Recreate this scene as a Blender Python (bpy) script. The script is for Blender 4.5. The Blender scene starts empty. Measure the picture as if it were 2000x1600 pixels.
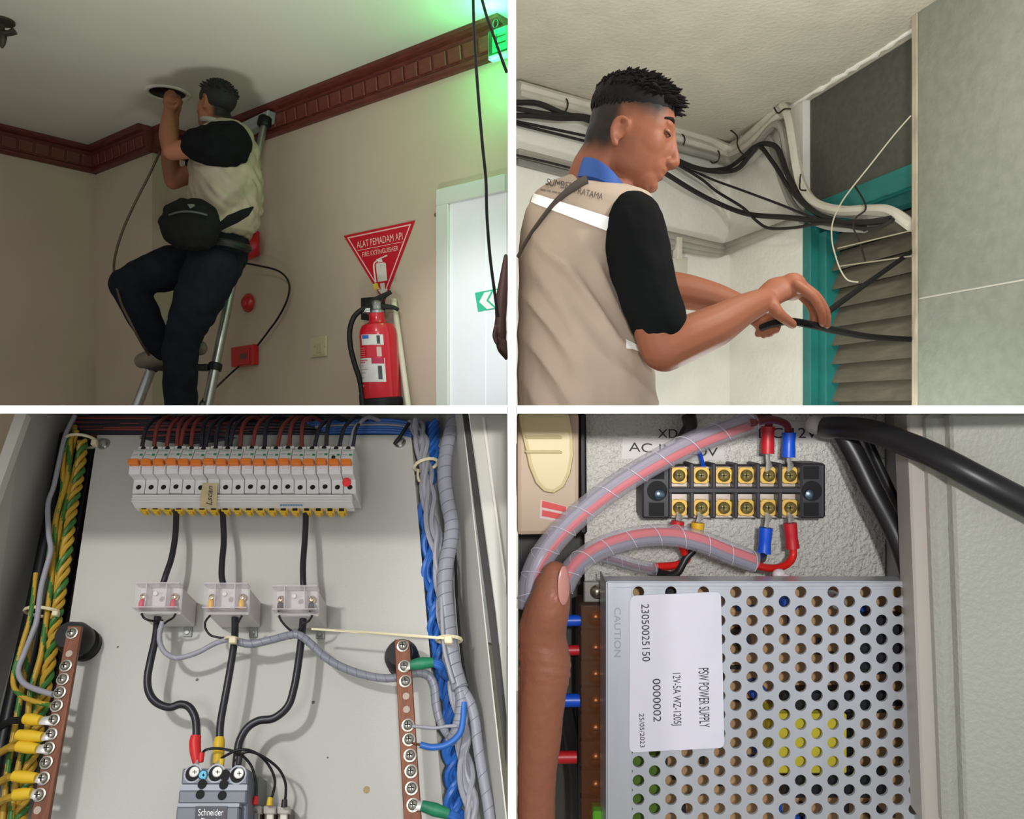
import bpy, bmesh, math, random
from mathutils import Vector as V, Matrix, noise as mnoise
random.seed(7)
sc = bpy.context.scene
col = sc.collection

# ------------------------------------------------------------------ camera, world, lights
F = 1600.0                                   # focal length in pixels of the 2000 x 1600 frame
cam = bpy.data.cameras.new('camera')
cam.sensor_width = 36.0
cam.lens = 36.0 * F / 2000.0
cam.clip_start = 0.02
camo = bpy.data.objects.new('camera', cam)
camo.rotation_euler = (math.pi / 2, 0, 0)
col.objects.link(camo)
sc.camera = camo
sc.view_settings.view_transform = 'Standard'
sc.view_settings.look = 'None'
sc.view_settings.gamma = 1.0
sc.view_settings.exposure = 0.0
sc.view_settings.use_curve_mapping = False

world = bpy.data.worlds.new('world')
sc.world = world
world.use_nodes = True
world.node_tree.nodes['Background'].inputs[0].default_value = (0.95, 0.98, 1.0, 1)
world.node_tree.nodes['Background'].inputs[1].default_value = 0.60


def lamp(name, kind, loc, energy, color=(1, 1, 1), size=0.1, aim=None, angle=None, blend=0.4):
    l = bpy.data.lights.new(name, kind)
    l.energy = energy
    l.color = color
    if kind == 'AREA':
        l.shape = 'DISK'
        l.size = size
    else:
        l.shadow_soft_size = size
    if kind == 'SPOT':
        l.spot_size = math.radians(angle)
        l.spot_blend = blend
    o = bpy.data.objects.new(name, l)
    o.location = loc
    if aim is not None:
        o.rotation_euler = (V(aim) - V(loc)).to_track_quat('-Z', 'Y').to_euler()
    col.objects.link(o)
    return o


# spot over the distribution board, phone torch at the power supply, room lamps, and added fills
lamp('work_light', 'SPOT', (-0.62, 0.10, 0.46), 23, (1, 0.985, 0.96), 0.035, (-0.36, 1.1, -0.3), 58, 0.5)
lamp('torch_light', 'SPOT', (0.10, -0.28, 0.12), 45, (1, 0.985, 0.97), 0.03, (0.42, 1.2, -0.32), 50, 0.5)
lamp('room_lamp', 'POINT', (-0.75, 2.25, 1.28), 15, (1.0, 0.96, 0.89), 0.10)
lamp('ceiling_fill', 'SPOT', (-0.80, 2.45, -0.70), 62, (0.98, 1.0, 0.96), 0.12, (-1.0, 3.45, 1.68), 74, 0.9)  # unseen spot added to lift the ceiling, no fitting stands there
lamp('door_fill', 'SPOT', (-0.35, 1.6, 0.95), 120, (0.95, 0.98, 1.0), 0.05, (-0.13, 3.62, 0.30), 30, 1.0)  # added inside the room to whiten the door, stands in for daylight
lamp('board_fill', 'SPOT', (-0.38, -0.35, 0.04), 11, (1, 1, 1), 0.15, (-0.34, 1.1, -0.24), 44, 0.6)
lamp('low_wall_fill', 'POINT', (0.88, 2.25, -0.38), 21, (0.94, 1.0, 0.97), 0.08)  # added out of view behind the shelf to brighten the lower wall
lamp('phone_flash', 'SPOT', (0.03, -0.12, 0.10), 30, (1.0, 0.97, 0.92), 0.02, (0.13, 0.95, 0.34), 56, 0.5)
lamp('stair_lamp', 'POINT', (0.85, 1.45, 0.80), 26, (1.0, 0.98, 0.93), 0.05)


# ------------------------------------------------------------------ helpers
def P(x, y, d):
    return V(((x - 1000) / F * d, d, (800 - y) / F * d))


def lin(c):
    return tuple(((v / 255.0) / 12.92 if v <= 10 else (((v / 255.0) + 0.055) / 1.055) ** 2.4) for v in c)


MATS = {}


def mat(name, rgb, rough=0.6, metal=0.0, var=0.0, vscale=8.0, bump=0.0, bscale=60.0, spec=None, rgb2=None,
        trans=0.0, emit=0.0, alpha=1.0, stretch=None, ior=None, cut=(0.35, 0.65), coat=0.0):
    """procedural material: two-tone noise colour, noise relief"""
    if name in MATS:
        return MATS[name]
    m = bpy.data.materials.new(name)
    m.use_nodes = True
    nt = m.node_tree
    b = nt.nodes['Principled BSDF']
    base = lin(rgb)
    b.inputs['Base Color'].default_value = (*base, 1)
    b.inputs['Roughness'].default_value = rough
    b.inputs['Metallic'].default_value = metal
    if spec is not None:
        b.inputs['Specular IOR Level'].default_value = spec
    if ior:
        b.inputs['IOR'].default_value = ior
    if trans:
        b.inputs['Transmission Weight'].default_value = trans
    if coat:
        b.inputs['Coat Weight'].default_value = coat
    if emit:
        b.inputs['Emission Color'].default_value = (*base, 1)
        b.inputs['Emission Strength'].default_value = emit
    if alpha < 1:
        b.inputs['Alpha'].default_value = alpha
    tc = nt.nodes.new('ShaderNodeTexCoord')
    mp = nt.nodes.new('ShaderNodeMapping')
    nt.links.new(tc.outputs['Object'], mp.inputs['Vector'])
    if stretch:
        mp.inputs['Scale'].default_value = stretch
    if var or rgb2:
        n = nt.nodes.new('ShaderNodeTexNoise')
        n.inputs['Scale'].default_value = vscale
        n.inputs['Detail'].default_value = 5
        nt.links.new(mp.outputs['Vector'], n.inputs['Vector'])
        r = nt.nodes.new('ShaderNodeValToRGB')
        r.color_ramp.elements[0].position, r.color_ramp.elements[1].position = cut
        c2 = lin(rgb2) if rgb2 else tuple(v * (1 - var) for v in base)
        r.color_ramp.elements[0].color = (*c2, 1)
        r.color_ramp.elements[1].color = (*base, 1)
        nt.links.new(n.outputs['Fac'], r.inputs['Fac'])
        nt.links.new(r.outputs['Color'], b.inputs['Base Color'])
    if bump:
        n2 = nt.nodes.new('ShaderNodeTexNoise')
        n2.inputs['Scale'].default_value = bscale
        n2.inputs['Detail'].default_value = 3
        nt.links.new(mp.outputs['Vector'], n2.inputs['Vector'])
        bp = nt.nodes.new('ShaderNodeBump')
        bp.inputs['Strength'].default_value = bump
        bp.inputs['Distance'].default_value = 0.01
        nt.links.new(n2.outputs['Fac'], bp.inputs['Height'])
        nt.links.new(bp.outputs['Normal'], b.inputs['Normal'])
    MATS[name] = m
    return m


def attr_mat(name, rgb, rgb2, rough, attr, bump=0.0, bscale=80):
    """two real colours chosen per vertex by a named attribute (hair fade, nail, stripe)"""
    m = mat(name, rgb, rough, bump=bump, bscale=bscale, spec=.22)
    nt = m.node_tree
    a = nt.nodes.new('ShaderNodeAttribute')
    a.attribute_name = attr
    n = nt.nodes.new('ShaderNodeTexNoise')
    n.inputs['Scale'].default_value = 14
    mx = nt.nodes.new('ShaderNodeMix')
    mx.data_type = 'RGBA'
    mx.inputs[6].default_value = (*lin(rgb), 1)
    mx.inputs[7].default_value = (*lin(rgb2), 1)
    nt.links.new(a.outputs['Fac'], mx.inputs[0])
    nt.links.new(mx.outputs[2], nt.nodes['Principled BSDF'].inputs['Base Color'])
    return m


WP = {}          # world position of every object's origin


def tag(o, label=None, cat=None, group=None, kind=None):
    if label:
        o['label'] = label
    if cat:
        o['category'] = cat
    if group:
        o['group'] = group
    if kind:
        o['kind'] = kind
    return o


def root(name, loc, label, cat, group=None, kind=None):
    o = bpy.data.objects.new(name, None)
    o.empty_display_size = 0.05
    o.location = loc
    col.objects.link(o)
    WP[o.name] = V(loc)
    return tag(o, label, cat, group, kind)


def link(o, c, parent):
    WP_parent = WP[parent.name] if parent is not None else V((0, 0, 0))
    if parent is not None:
        o.parent = parent
    o.location = V(c) - WP_parent
    col.objects.link(o)
    WP[o.name] = V(c)
    return o


def J(*shapes):
    vs, fs = [], []
    for s in shapes:
        k = len(vs)
        vs += list(s[0])
        fs += [tuple(i + k for i in f) for f in s[1]]
    return vs, fs


def mk(name, shape, m, parent=None, smooth=False, bevel=0.0, seg=1, angle=None):
    vs, fs = shape
    c = V((0, 0, 0))
    for v in vs:
        c += v
    c /= len(vs)
    me = bpy.data.meshes.new(name)
    me.from_pydata([v - c for v in vs], [], fs)
    bm = bmesh.new()
    bm.from_mesh(me)
    bmesh.ops.recalc_face_normals(bm, faces=bm.faces)
    if bevel:
        es = [e for e in bm.edges if len(e.link_faces) == 2 and e.calc_face_angle(0) > 0.6]
        bmesh.ops.bevel(bm, geom=es, offset=bevel, segments=seg, affect='EDGES', profile=0.6, clamp_overlap=True)
    bm.to_mesh(me)
    bm.free()
    if smooth:
        me.shade_smooth()
        try:
            me.set_sharp_from_angle(angle=math.radians(angle or 40))
        except Exception:
            pass
    if m is not None:
        me.materials.append(m)
    o = bpy.data.objects.new(name, me)
    return link(o, c, parent)


def dup(o, off, parent=None, label=None, group=None):
    """copy of a thing with its parts and sub-parts, moved by off"""
    c = o.copy()
    col.objects.link(c)
    c.parent = parent
    w = WP[o.name] + V(off)
    WP[c.name] = w
    c.location = w - (WP[parent.name] if parent is not None else V((0, 0, 0)))
    if label:
        c['label'] = label
    if group:
        c['group'] = group
    for ch in [x for x in col.objects if x.parent == o]:
        dup(ch, off, c)
    return c


def hexa(p):
    """8 corners: bottom ring 0-3, top ring 4-7"""
    return list(p), [(0, 3, 2, 1), (4, 5, 6, 7), (0, 1, 5, 4), (1, 2, 6, 5), (2, 3, 7, 6), (3, 0, 4, 7)]


def prism(poly, vec):
    n = len(poly)
    vs = list(poly) + [p + vec for p in poly]
    fs = [tuple(range(n))[::-1], tuple(range(n, 2 * n))] + [(i, (i + 1) % n, n + (i + 1) % n, n + i) for i in range(n)]
    return vs, fs


def aabox(x0, x1, y0, y1, z0, z1):
    return hexa([V(q) for q in ((x0, y0, z0), (x1, y0, z0), (x1, y1, z0), (x0, y1, z0),
                                (x0, y0, z1), (x1, y0, z1), (x1, y1, z1), (x0, y1, z1))])


def crom(pts, sub):
    if len(pts) < 3 or sub < 2:
        return [V(p) for p in pts]
    out = []
    n = len(pts)
    for i in range(n - 1):
        p0, p1, p2, p3 = pts[max(i - 1, 0)], pts[i], pts[i + 1], pts[min(i + 2, n - 1)]
        for k in range(sub):
            t = k / sub
            out.append(0.5 * ((2 * p1) + (p2 - p0) * t + (2 * p0 - 5 * p1 + 4 * p2 - p3) * t * t + (3 * p1 - p0 - 3 * p2 + p3) * t ** 3))
    out.append(V(pts[-1]))
    return out


def lerp_list(r, n):
    if not isinstance(r, (list, tuple)):
        return [r] * n
    m = len(r) - 1
    out = []
    for i in range(n):
        t = i / max(n - 1, 1) * m
        k = min(int(t), m - 1)
        out.append(r[k] + (r[k + 1] - r[k]) * (t - k))
    return out


def frames(pts):
    fr = []
    T = (pts[1] - pts[0]).normalized()
    a = T.orthogonal().normalized()
    for i, p in enumerate(pts):
        t = (pts[min(i + 1, len(pts) - 1)] - pts[max(i - 1, 0)])
        t = t.normalized() if t.length > 1e-9 else T
        a = (a - t * a.dot(t))
        a = a.normalized() if a.length > 1e-6 else t.orthogonal().normalized()
        fr.append((p, a, t.cross(a).normalized(), t))
    return fr


def tube(pts, r, n=8, sub=5, caps=True, flat=1.0):
    pts = crom([V(p) for p in pts], sub)
    rs = lerp_list(r, len(pts))
    vs, fs = [], []
    for (p, a, b, t), rr in zip(frames(pts), rs):
        for k in range(n):
            an = 2 * math.pi * k / n
            vs.append(p + a * math.cos(an) * rr + b * math.sin(an) * rr * flat)
    for i in range(len(pts) - 1):
        for k in range(n):
            fs.append((i * n + k, i * n + (k + 1) % n, (i + 1) * n + (k + 1) % n, (i + 1) * n + k))
    if caps:
        fs.append(tuple(range(n))[::-1])
        e = (len(pts) - 1) * n
        fs.append(tuple(range(e, e + n)))
    return vs, fs


def spiral(pts, rpath, turns, r, n=5, sub=8, phase=0.0, steps=14):
    """thin strand wound round a path"""
    base = crom([V(p) for p in pts], sub)
    fr = frames(base)
    tot = int(turns * steps)
    out = []
    for i in range(tot + 1):
        t = i / tot * (len(fr) - 1)
        k = min(int(t), len(fr) - 2)
        f = t - k
        p = fr[k][0].lerp(fr[k + 1][0], f)
        a = fr[k][1].lerp(fr[k + 1][1], f)
        b = fr[k][2].lerp(fr[k + 1][2], f)
        an = 2 * math.pi * turns * i / tot + phase
        out.append(p + (a * math.cos(an) + b * math.sin(an)) * rpath)
    return tube(out, r, n, 1)


def lathe(base, axis, prof, n=20):
    axis = V(axis).normalized()
    a = axis.orthogonal().normalized()
    b = axis.cross(a)
    vs, fs = [], []
    for (r, h) in prof:
        for k in range(n):
            an = 2 * math.pi * k / n
            vs.append(V(base) + axis * h + (a * math.cos(an) + b * math.sin(an)) * max(r, 1e-5))
    m = len(prof)
    for i in range(m - 1):
        for k in range(n):
            fs.append((i * n + k, i * n + (k + 1) % n, (i + 1) * n + (k + 1) % n, (i + 1) * n + k))
    fs.append(tuple(range(n))[::-1])
    fs.append(tuple(range((m - 1) * n, m * n)))
    return vs, fs


def ball(c, r, ax=None, nu=14, nv=9):
    c = V(c)
    if not isinstance(r, (tuple, list)):
        r = (r, r, r)
    ax = ax or (V((1, 0, 0)), V((0, 1, 0)), V((0, 0, 1)))
    vs, fs = [c + ax[2] * r[2]], []
    for j in range(1, nv):
        th = math.pi * j / nv
        for k in range(nu):
            ph = 2 * math.pi * k / nu
            vs.append(c + ax[0] * r[0] * math.sin(th) * math.cos(ph) + ax[1] * r[1] * math.sin(th) * math.sin(ph) + ax[2] * r[2] * math.cos(th))
    vs.append(c - ax[2] * r[2])
    for k in range(nu):
        fs.append((0, 1 + k, 1 + (k + 1) % nu))
    for j in range(nv - 2):
        for k in range(nu):
            a = 1 + j * nu
            fs.append((a + k, a + nu + k, a + nu + (k + 1) % nu, a + (k + 1) % nu))
    e = len(vs) - 1
    for k in range(nu):
        fs.append((e, e - nu + (k + 1) % nu, e - nu + k))
    return vs, fs


def limb(pts, rs, sub=4, n=14, flat=1.0):
    """tapered limb with rounded ends, for the remeshed bodies"""
    t = tube(pts, rs, n, sub, True, flat)
    return J(t, ball(pts[0], rs[0] * 0.98), ball(pts[-1], rs[-1] * 0.98))


def blob(name, shape, m, parent, vox=0.006, it=6, fac=0.5, extra=None, disp=None):
    """closed shells fused into one continuous surface"""
    vs, fs = shape
    me = bpy.data.meshes.new('raw')
    me.from_pydata([tuple(v) for v in vs], [], fs)
    bm = bmesh.new()
    bm.from_mesh(me)
    bmesh.ops.recalc_face_normals(bm, faces=bm.faces)
    bm.to_mesh(me)
    bm.free()
    o = bpy.data.objects.new('raw', me)
    col.objects.link(o)
    r = o.modifiers.new('r', 'REMESH')
    r.mode = 'VOXEL'
    r.voxel_size = vox
    s = o.modifiers.new('s', 'SMOOTH')
    s.factor = fac
    s.iterations = it
    dg = bpy.context.evaluated_depsgraph_get()
    dg.update()
    me2 = bpy.data.meshes.new_from_object(o.evaluated_get(dg))
    bpy.data.objects.remove(o)
    c = V((0, 0, 0))
    for v in me2.vertices:
        c += v.co
    c /= max(len(me2.vertices), 1)
    if disp:
        nrm = [v.normal.copy() for v in me2.vertices]
        for v, nn in zip(me2.vertices, nrm):
            v.co = v.co + nn * disp(v.co.copy(), nn)
    if extra:
        for an, fn in extra.items():
            at = me2.attributes.new(an, 'FLOAT', 'POINT')
            for i, v in enumerate(me2.vertices):
                at.data[i].value = fn(v.co)
    me2.transform(Matrix.Translation(-c))
    me2.materials.clear()
    me2.materials.append(m)
    me2.shade_smooth()
    me2.name = name
    return link(bpy.data.objects.new(name, me2), c, parent)


def text(name, s, O, u, v, w, h, m, parent, thick=0.0004, center=True, shear=0.0):
    """lettering: fitted into w x h on the plane (u, v) at O"""
    cu = bpy.data.curves.new(name, 'FONT')
    cu.body = s
    cu.shear = shear
    o = bpy.data.objects.new(name, cu)
    col.objects.link(o)
    dg = bpy.context.evaluated_depsgraph_get()
    dg.update()
    me = bpy.data.meshes.new_from_object(o.evaluated_get(dg))
    bpy.data.objects.remove(o)
    xs = [q.co.x for q in me.vertices]
    ys = [q.co.y for q in me.vertices]
    x0, x1, y0, y1 = min(xs), max(xs), min(ys), max(ys)
    n = V(u).cross(V(v)).normalized()
    vs = []
    for q in me.vertices:
        a = (q.co.x - x0) / max(x1 - x0, 1e-6) - (0.5 if center else 0)
        b = (q.co.y - y0) / max(y1 - y0, 1e-6) - (0.5 if center else 0)
        vs.append(V(O) + V(u) * a * w + V(v) * b * h + n * thick)
    fs = [tuple(p.vertices) for p in me.polygons]
    bpy.data.meshes.remove(me)
    return mk(name, (vs, fs), m, parent)


# ------------------------------------------------------------------ common materials
M = dict(
    white=mat('white_paint', (250, 250, 248), 0.7),
    black=mat('black_rubber', (17, 17, 19), 0.5, var=0.3, vscale=20, spec=.35),
    cable=mat('black_cable', (20, 20, 23), 0.42, spec=.35),
    chrome=mat('steel', (190, 190, 186), 0.28, 1.0, var=0.2, vscale=40),
    alu=mat('aluminium', (176, 178, 176), 0.35, 0.9, var=0.15, vscale=14),
    tin=mat('tinned_copper', (206, 203, 198), 0.4, 0.35, var=0.15, vscale=60),
    dark=mat('dark_slot', (14, 14, 15), 0.8),
)

# ================================================================== THE SHELL
D0 = 0.85
HT = 8.0 / F * D0                              # half thickness of the dividers
CEIL1, CEIL2, FLOOR = 1.68, 1.20, -1.03
C1, C1P = 7050.0, 6310.0


def wall1(x, c=C1):                            # depth of the long wall at pixel column x
    return c / (x + 1000.0)


def onwall(x, y, off=0.0, c=C1):
    """point on the long wall of the upper left room, off metres in front of it"""
    n1 = V((-1600, -2000, 0)).normalized()
    p = P(x, y, 1.0)
    cc = c / 1600.0 - off * V((1600, 2000, 0)).length / 1600.0
    t = cc * 1600.0 / (1600 * p.x + 2000 * p.y)
    return p * t


N1 = V((-1600, -2000, 0)).normalized()          # out of the long wall
U1 = V((2000, -1600, 0)).normalized()           # along it, to the right
Z = V((0, 0, 1))

wallp = mat('wall_beige', (194, 177, 157), 0.85, var=0.07, vscale=2.2, bump=0.05, bscale=300)
ceilp = mat('ceiling_paint', (214, 212, 200), 0.9, var=0.05, vscale=1.5)
floorm = mat('floor_tile', (168, 160, 148), 0.5, var=0.15, vscale=3)


def slab(name, pts, vec, m, parent=None):
    o = mk(name, prism([V(p) for p in pts], V(vec)), m, parent)
    return o


o = mk('wall_center', aabox(-HT, HT, D0, 7.2, FLOOR, 2.4), M['white'])  # added divider, also keeps the light of the sets apart
tag(o, 'white partition wall between the two upper rooms', kind='structure')
o = mk('trim_1', J(aabox(-1.05, -HT - 0.0005, D0, 1.36, -HT, HT), aabox(HT + 0.0005, 1.05, D0, 1.36, -HT, HT)), M['white'])  # added divider board, also shades the tops of the lower sets
tag(o, 'white shelf board dividing the upper rooms from the lower cabinets', kind='structure')
o = mk('floor', aabox(-4.6, 2.4, -0.6, 7.2, FLOOR - 0.05, FLOOR), floorm)
tag(o, kind='structure')

# upper left room --------------------------------------------------------
cor = onwall(187, 292, 0, C1P); cor.z = 0        # inner corner of left wall and pilaster
pe = onwall(297, 250, 0, C1P); pe.z = 0          # pilaster edge
pr = pe - N1 * ((C1 - C1P) / V((1600, 2000, 0)).length)
we = V((0, C1 / 2000.0, 0))                      # where the long wall meets the partition
LW = -N1                                         # left wall runs along this, away
lfront = cor - LW * 4.2


def vwall(name, a, b, z0, z1, thick, m, side):
    a, b = V((a.x, a.y, z0)), V((b.x, b.y, z0))
    n = (b - a).cross(Z).normalized() * thick * side
    return mk(name, prism([a, b, b + n, a + n], Z * (z1 - z0)), m)


zf = Z * FLOOR
o = mk('wall_back', prism([pr + zf, we - U1 * .012 + zf, we - U1 * .012 + V((0, .15, 0)) + zf, pr - N1 * .12 + zf], Z * (CEIL1 + .02 - FLOOR)), wallp); tag(o, kind='structure')
o = vwall('wall_pilaster', cor, pe, FLOOR, CEIL1 + 0.02, 0.29, wallp, -1); tag(o, kind='structure')
o = vwall('wall_left', lfront, cor, FLOOR, CEIL1 + 0.02, 0.12, wallp, -1); tag(o, kind='structure')

# ceiling with the round opening the man works in
HC = P(327, 182, CEIL1 * F / (800 - 182)); HR = 0.090
ring, outer = [], []
NH = 32
for k in range(NH):
    an = 2 * math.pi * k / NH
    ring.append(V((HC.x + math.cos(an) * HR, HC.y + math.sin(an) * HR, CEIL1)))
    outer.append(V((HC.x + math.cos(an) * 0.3 / max(abs(math.cos(an)), abs(math.sin(an))),
                    HC.y + math.sin(an) * 0.3 / max(abs(math.cos(an)), abs(math.sin(an))), CEIL1)))
vs = ring + outer
fs = [(k, (k + 1) % NH, NH + (k + 1) % NH, NH + k) for k in range(NH)]
X0, X1, Y0, Y1 = -4.6, -HT, 1.1, 6.2
hx0, hx1, hy0, hy1 = HC.x - 0.3, HC.x + 0.3, HC.y - 0.3, HC.y + 0.3


def rect(x0, x1, y0, y1, z):
    return [V((x0, y0, z)), V((x1, y0, z)), V((x1, y1, z)), V((x0, y1, z))], [(0, 1, 2, 3)]


o = mk('ceiling', J((vs, fs), rect(X0, hx0, Y0, Y1, CEIL1), rect(hx1, X1, Y0, Y1, CEIL1),
                    rect(hx0, hx1, Y0, hy0, CEIL1), rect(hx0, hx1, hy1, Y1, CEIL1),
                    rect(X0, X1, Y0, Y1, CEIL1 + 0.35)), ceilp)
tag(o, kind='structure')

# downlight opening: white ring and dark can
r = root('ceiling_opening', HC, 'round white rimmed downlight opening in the ceiling above the man on the ladder', 'light fitting')
rim = [(HR + 0.001, 0.004), (HR + 0.004, -0.006), (HR + 0.018, -0.008), (HR + 0.026, -0.003), (HR + 0.026, 0.0), (HR + 0.001, 0.0)]
vs, fs = lathe(HC, Z, rim, 36)
mk('rim', (vs, fs[:-2] + [(5 * 36 + k, k, (k + 1) % 36, 5 * 36 + (k + 1) % 36) for k in range(36)]), mat('rim_white', (205, 200, 188), 0.5), r, True)
vs, fs = lathe(HC, Z, [(HR, 0.0), (HR, 0.2)], 32)
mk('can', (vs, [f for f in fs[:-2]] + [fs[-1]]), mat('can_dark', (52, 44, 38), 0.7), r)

# crown moulding in three runs, each with its raised panels
woodd = mat('mahogany', (104, 44, 36), 0.42, var=0.4, vscale=5, stretch=(3, 3, 30), bump=0.1, bscale=50)
woodl = mat('mahogany_panel', (112, 52, 42), 0.42, var=0.3, vscale=6, stretch=(3, 3, 30))
MH = 0.155                                      # height of the moulding


def moulding(name, a, b, nrm, pw):
    a, b = V((a.x, a.y, CEIL1)), V((b.x, b.y, CEIL1))
    d = (b - a).normalized()
    L = (b - a).length
    prof = [(0, 0), (0.085, 0), (0.085, -0.018), (0.07, -0.028), (0.045, -0.034), (0.038, -0.045), (0.030, -0.125),
            (0.036, -0.132), (0.036, -0.148), (0.022, -0.155), (0, -0.155)]
    poly = [a + nrm * q[0] + Z * q[1] for q in prof]
    o = mk(name, prism(poly, b - a), woodd)
    tag(o, kind='structure')
    k = 0
    s = 0.05
    while s + pw < L:
        q = [(0.034, -0.052), (0.030, -0.119)]
        base = a + d * s
        p8 = []
        for dd in (0.0, pw * 0.86):
            p8.append([base + d * dd + nrm * 0.032 + Z * -0.052, base + d * dd + nrm * 0.026 + Z * -0.119,
                       base + d * dd + nrm * 0.040 + Z * -0.119, base + d * dd + nrm * 0.047 + Z * -0.052])
        mk('panel', hexa(p8[0] + p8[1]), woodl, o, bevel=0.004)
        s += pw
        k += 1
    return o


moulding('trim_2', pr - U1 * 0.0, we - U1 * 0.012, N1, 0.092)
moulding('trim_3', cor, pe, N1, 0.092)
moulding('trim_4', lfront, cor, U1, 0.092)
moulding('trim_5', pe, pr, U1, 0.092)

# ------------------------------------------------------------------ white door with its frame
doorw = mat('door_white', (240, 244, 248), 0.45)
framew = mat('frame_white', (206, 212, 204), 0.5)


def wallpoly(pts, off):
    return [onwall(x, y, off) for x, y in pts]


dtop = onwall(860, 373)
dr = root('door_1', onwall(930, 700), 'white hinged door in a pale painted frame beside the fire extinguisher', 'door')
tag(dr, kind='structure')
zt = dtop.z
xl = onwall(860, 373)
xl.z = FLOOR
jw = 0.075
rightend = we - U1 * 0.02
wd = (V((rightend.x, rightend.y, 0)) - V((xl.x, xl.y, 0))).length


def w1(u, z, off):
    p = V((xl.x, xl.y, z)) + U1 * u + N1 * off
    return p


def wbox(u0, u1, z0, z1, o0, o1):
    return hexa([w1(u0, z0, o0), w1(u1, z0, o0), w1(u1, z0, o1), w1(u0, z0, o1),
                 w1(u0, z1, o0), w1(u1, z1, o0), w1(u1, z1, o1), w1(u0, z1, o1)])


mk('jamb', wbox(0, jw, FLOOR, zt - jw, 0.0, 0.03), framew, dr, bevel=0.003)
mk('head_frame', wbox(0, wd, zt - jw, zt, 0.0, 0.03), framew, dr, bevel=0.003)
leaf = mk('leaf', wbox(jw, wd, FLOOR + 0.01, zt - jw, 0.001, 0.014), doorw, dr)
mk('panel_edge', wbox(jw + 0.20, jw + 0.212, FLOOR + 0.1, zt - jw - 0.02, 0.012, 0.017), doorw, leaf)

# green arrow sign on the door
gs = root('arrow_sign', onwall(955, 590, 0.015), 'small green sign with white left pointing chevrons on the white door', 'sign')
green = mat('sign_green', (60, 190, 150), 0.4)
whitep = mat('print_white', (240, 240, 238), 0.5)
a, b, c_, d_ = onwall(928, 572, .0155), onwall(986, 561, .0155), onwall(988, 600, .0155), onwall(934, 609, .0155)
so = a
su = (b - a)
sv = (d_ - a)
mk('plate', prism([a, b, c_, d_], N1 * 0.002), green, gs)
sw, sh = su.length, sv.length
su.normalize()


def sgn(u, v):
    return so + su * u * sw + (d_ - a) * v + N1 * 0.0028


for k, u0 in enumerate((0.10, 0.42)):
    t = 0.24
    mk('chevron', prism([sgn(u0, .52), sgn(u0 + .22, .08), sgn(u0 + .22 + t, .08), sgn(u0 + t, .52), sgn(u0 + .22 + t, .95), sgn(u0 + .22, .95)], N1 * 0.0005), whitep, gs)
mk('running_figure', J(ball(sgn(.90, .22), .010), prism([sgn(.84, .3), sgn(.97, .3), sgn(.93, .9), sgn(.85, .9)], N1 * .0005)), whitep, gs)

# ------------------------------------------------------------------ exit sign
ex = root('exit_sign', onwall(970, 90, 0.06), 'illuminated green exit sign box mounted at the wall moulding in the top corner', 'sign')
greend = mat('sign_dark_green', (10, 60, 36), 0.4)
glow = mat('exit_glow', (20, 255, 80), 0.5, emit=1.25)
ge = V((0, 0, 0))
p0, p1 = onwall(951, 61, .13), onwall(957, 115, .13)
zt_, zb_ = p0.z, p1.z
ul = p0
er = V((-HT - 0.004, 0, 0))
du = (er.x - p0.x) / U1.x


def ew(u, z, off):
    q = V((p0.x, p0.y, 0)) + U1 * u - N1 * 0.13 + N1 * off
    q.z = z
    return q


def ebox(u0, u1, z0, z1, o0, o1):
    return hexa([ew(u0, z0, o0), ew(u1, z0, o0), ew(u1, z0, o1), ew(u0, z0, o1), ew(u0, z1, o0), ew(u1, z1, o0), ew(u1, z1, o1), ew(u0, z1, o1)])


mk('housing', ebox(0, du - .02, zb_, zt_, 0.088, 0.124), mat('housing_grey', (170, 176, 166), 0.5), ex, bevel=0.004)
mk('face', ebox(0.008, du - .02, zb_ + .014, zt_ - .004, 0.124, 0.128), greend, ex)
# letter plate with the E left dark in it
mk('lit_panel', ebox(0.030, du - .02, zb_ + .022, zt_ - .012, 0.128, 0.130), glow, ex)
eh = zt_ - zb_ - .034
e0, e1 = 0.048, du - .022
zz = zb_ + .022
mk('letter_bars', J(ebox(e0, e0 + .008, zz + eh * .16, zz + eh * .84, .130, .1312), *[ebox(e0 + .008, e1, zz + eh * f, zz + eh * (f + .09), .130, .1312) for f in (.30, .62)]), greend, ex)
mk('hanger_ring', tube([ew(.03, zt_ + .03, .11) + Z * (math.sin(t) * .018) + U1 * (math.cos(t) * .014) for t in [i * math.pi / 6 for i in range(13)]], .003, 6, 1), M['black'], ex)
lg = bpy.data.lights.new('exit_light', 'POINT'); lg.energy = 2.6; lg.color = (0.05, 1, 0.25); lg.shadow_soft_size = 0.04
lo = bpy.data.objects.new('exit_light', lg); lo.location = ew(du * .25, zb_ - .035, .15); col.objects.link(lo)
lo2 = lo.copy(); lo2.location = ew(du * .3, zt_ + .035, .15); col.objects.link(lo2)

# ------------------------------------------------------------------ triangular fire sign
red = mat('sign_red', (196, 24, 44), 0.35)
fsn = root('fire_sign', onwall(742, 500, .004), 'red triangular fire extinguisher sign with white lettering on the beige wall', 'sign')
tl, tr, tb = onwall(672, 461, .003), onwall(811, 431, .003), onwall(751, 590, .003)
mk('board', prism([tl, tr, tb], N1 * .003), red, fsn)
cen = (tl + tr + tb) / 3


def tri_in(f, off):
    return [cen + (q - cen) * f + N1 * off for q in (tl, tr, tb)]


A_, B_ = tri_in(.90, .0034), tri_in(.85, .0034)
mk('border', (A_ + B_, [(0, 1, 4, 3), (1, 2, 5, 4), (2, 0, 3, 5)]), mat('print_pink', (238, 190, 186), 0.5), fsn)
sn = (tr - tl).normalized()
sd = Z


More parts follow.
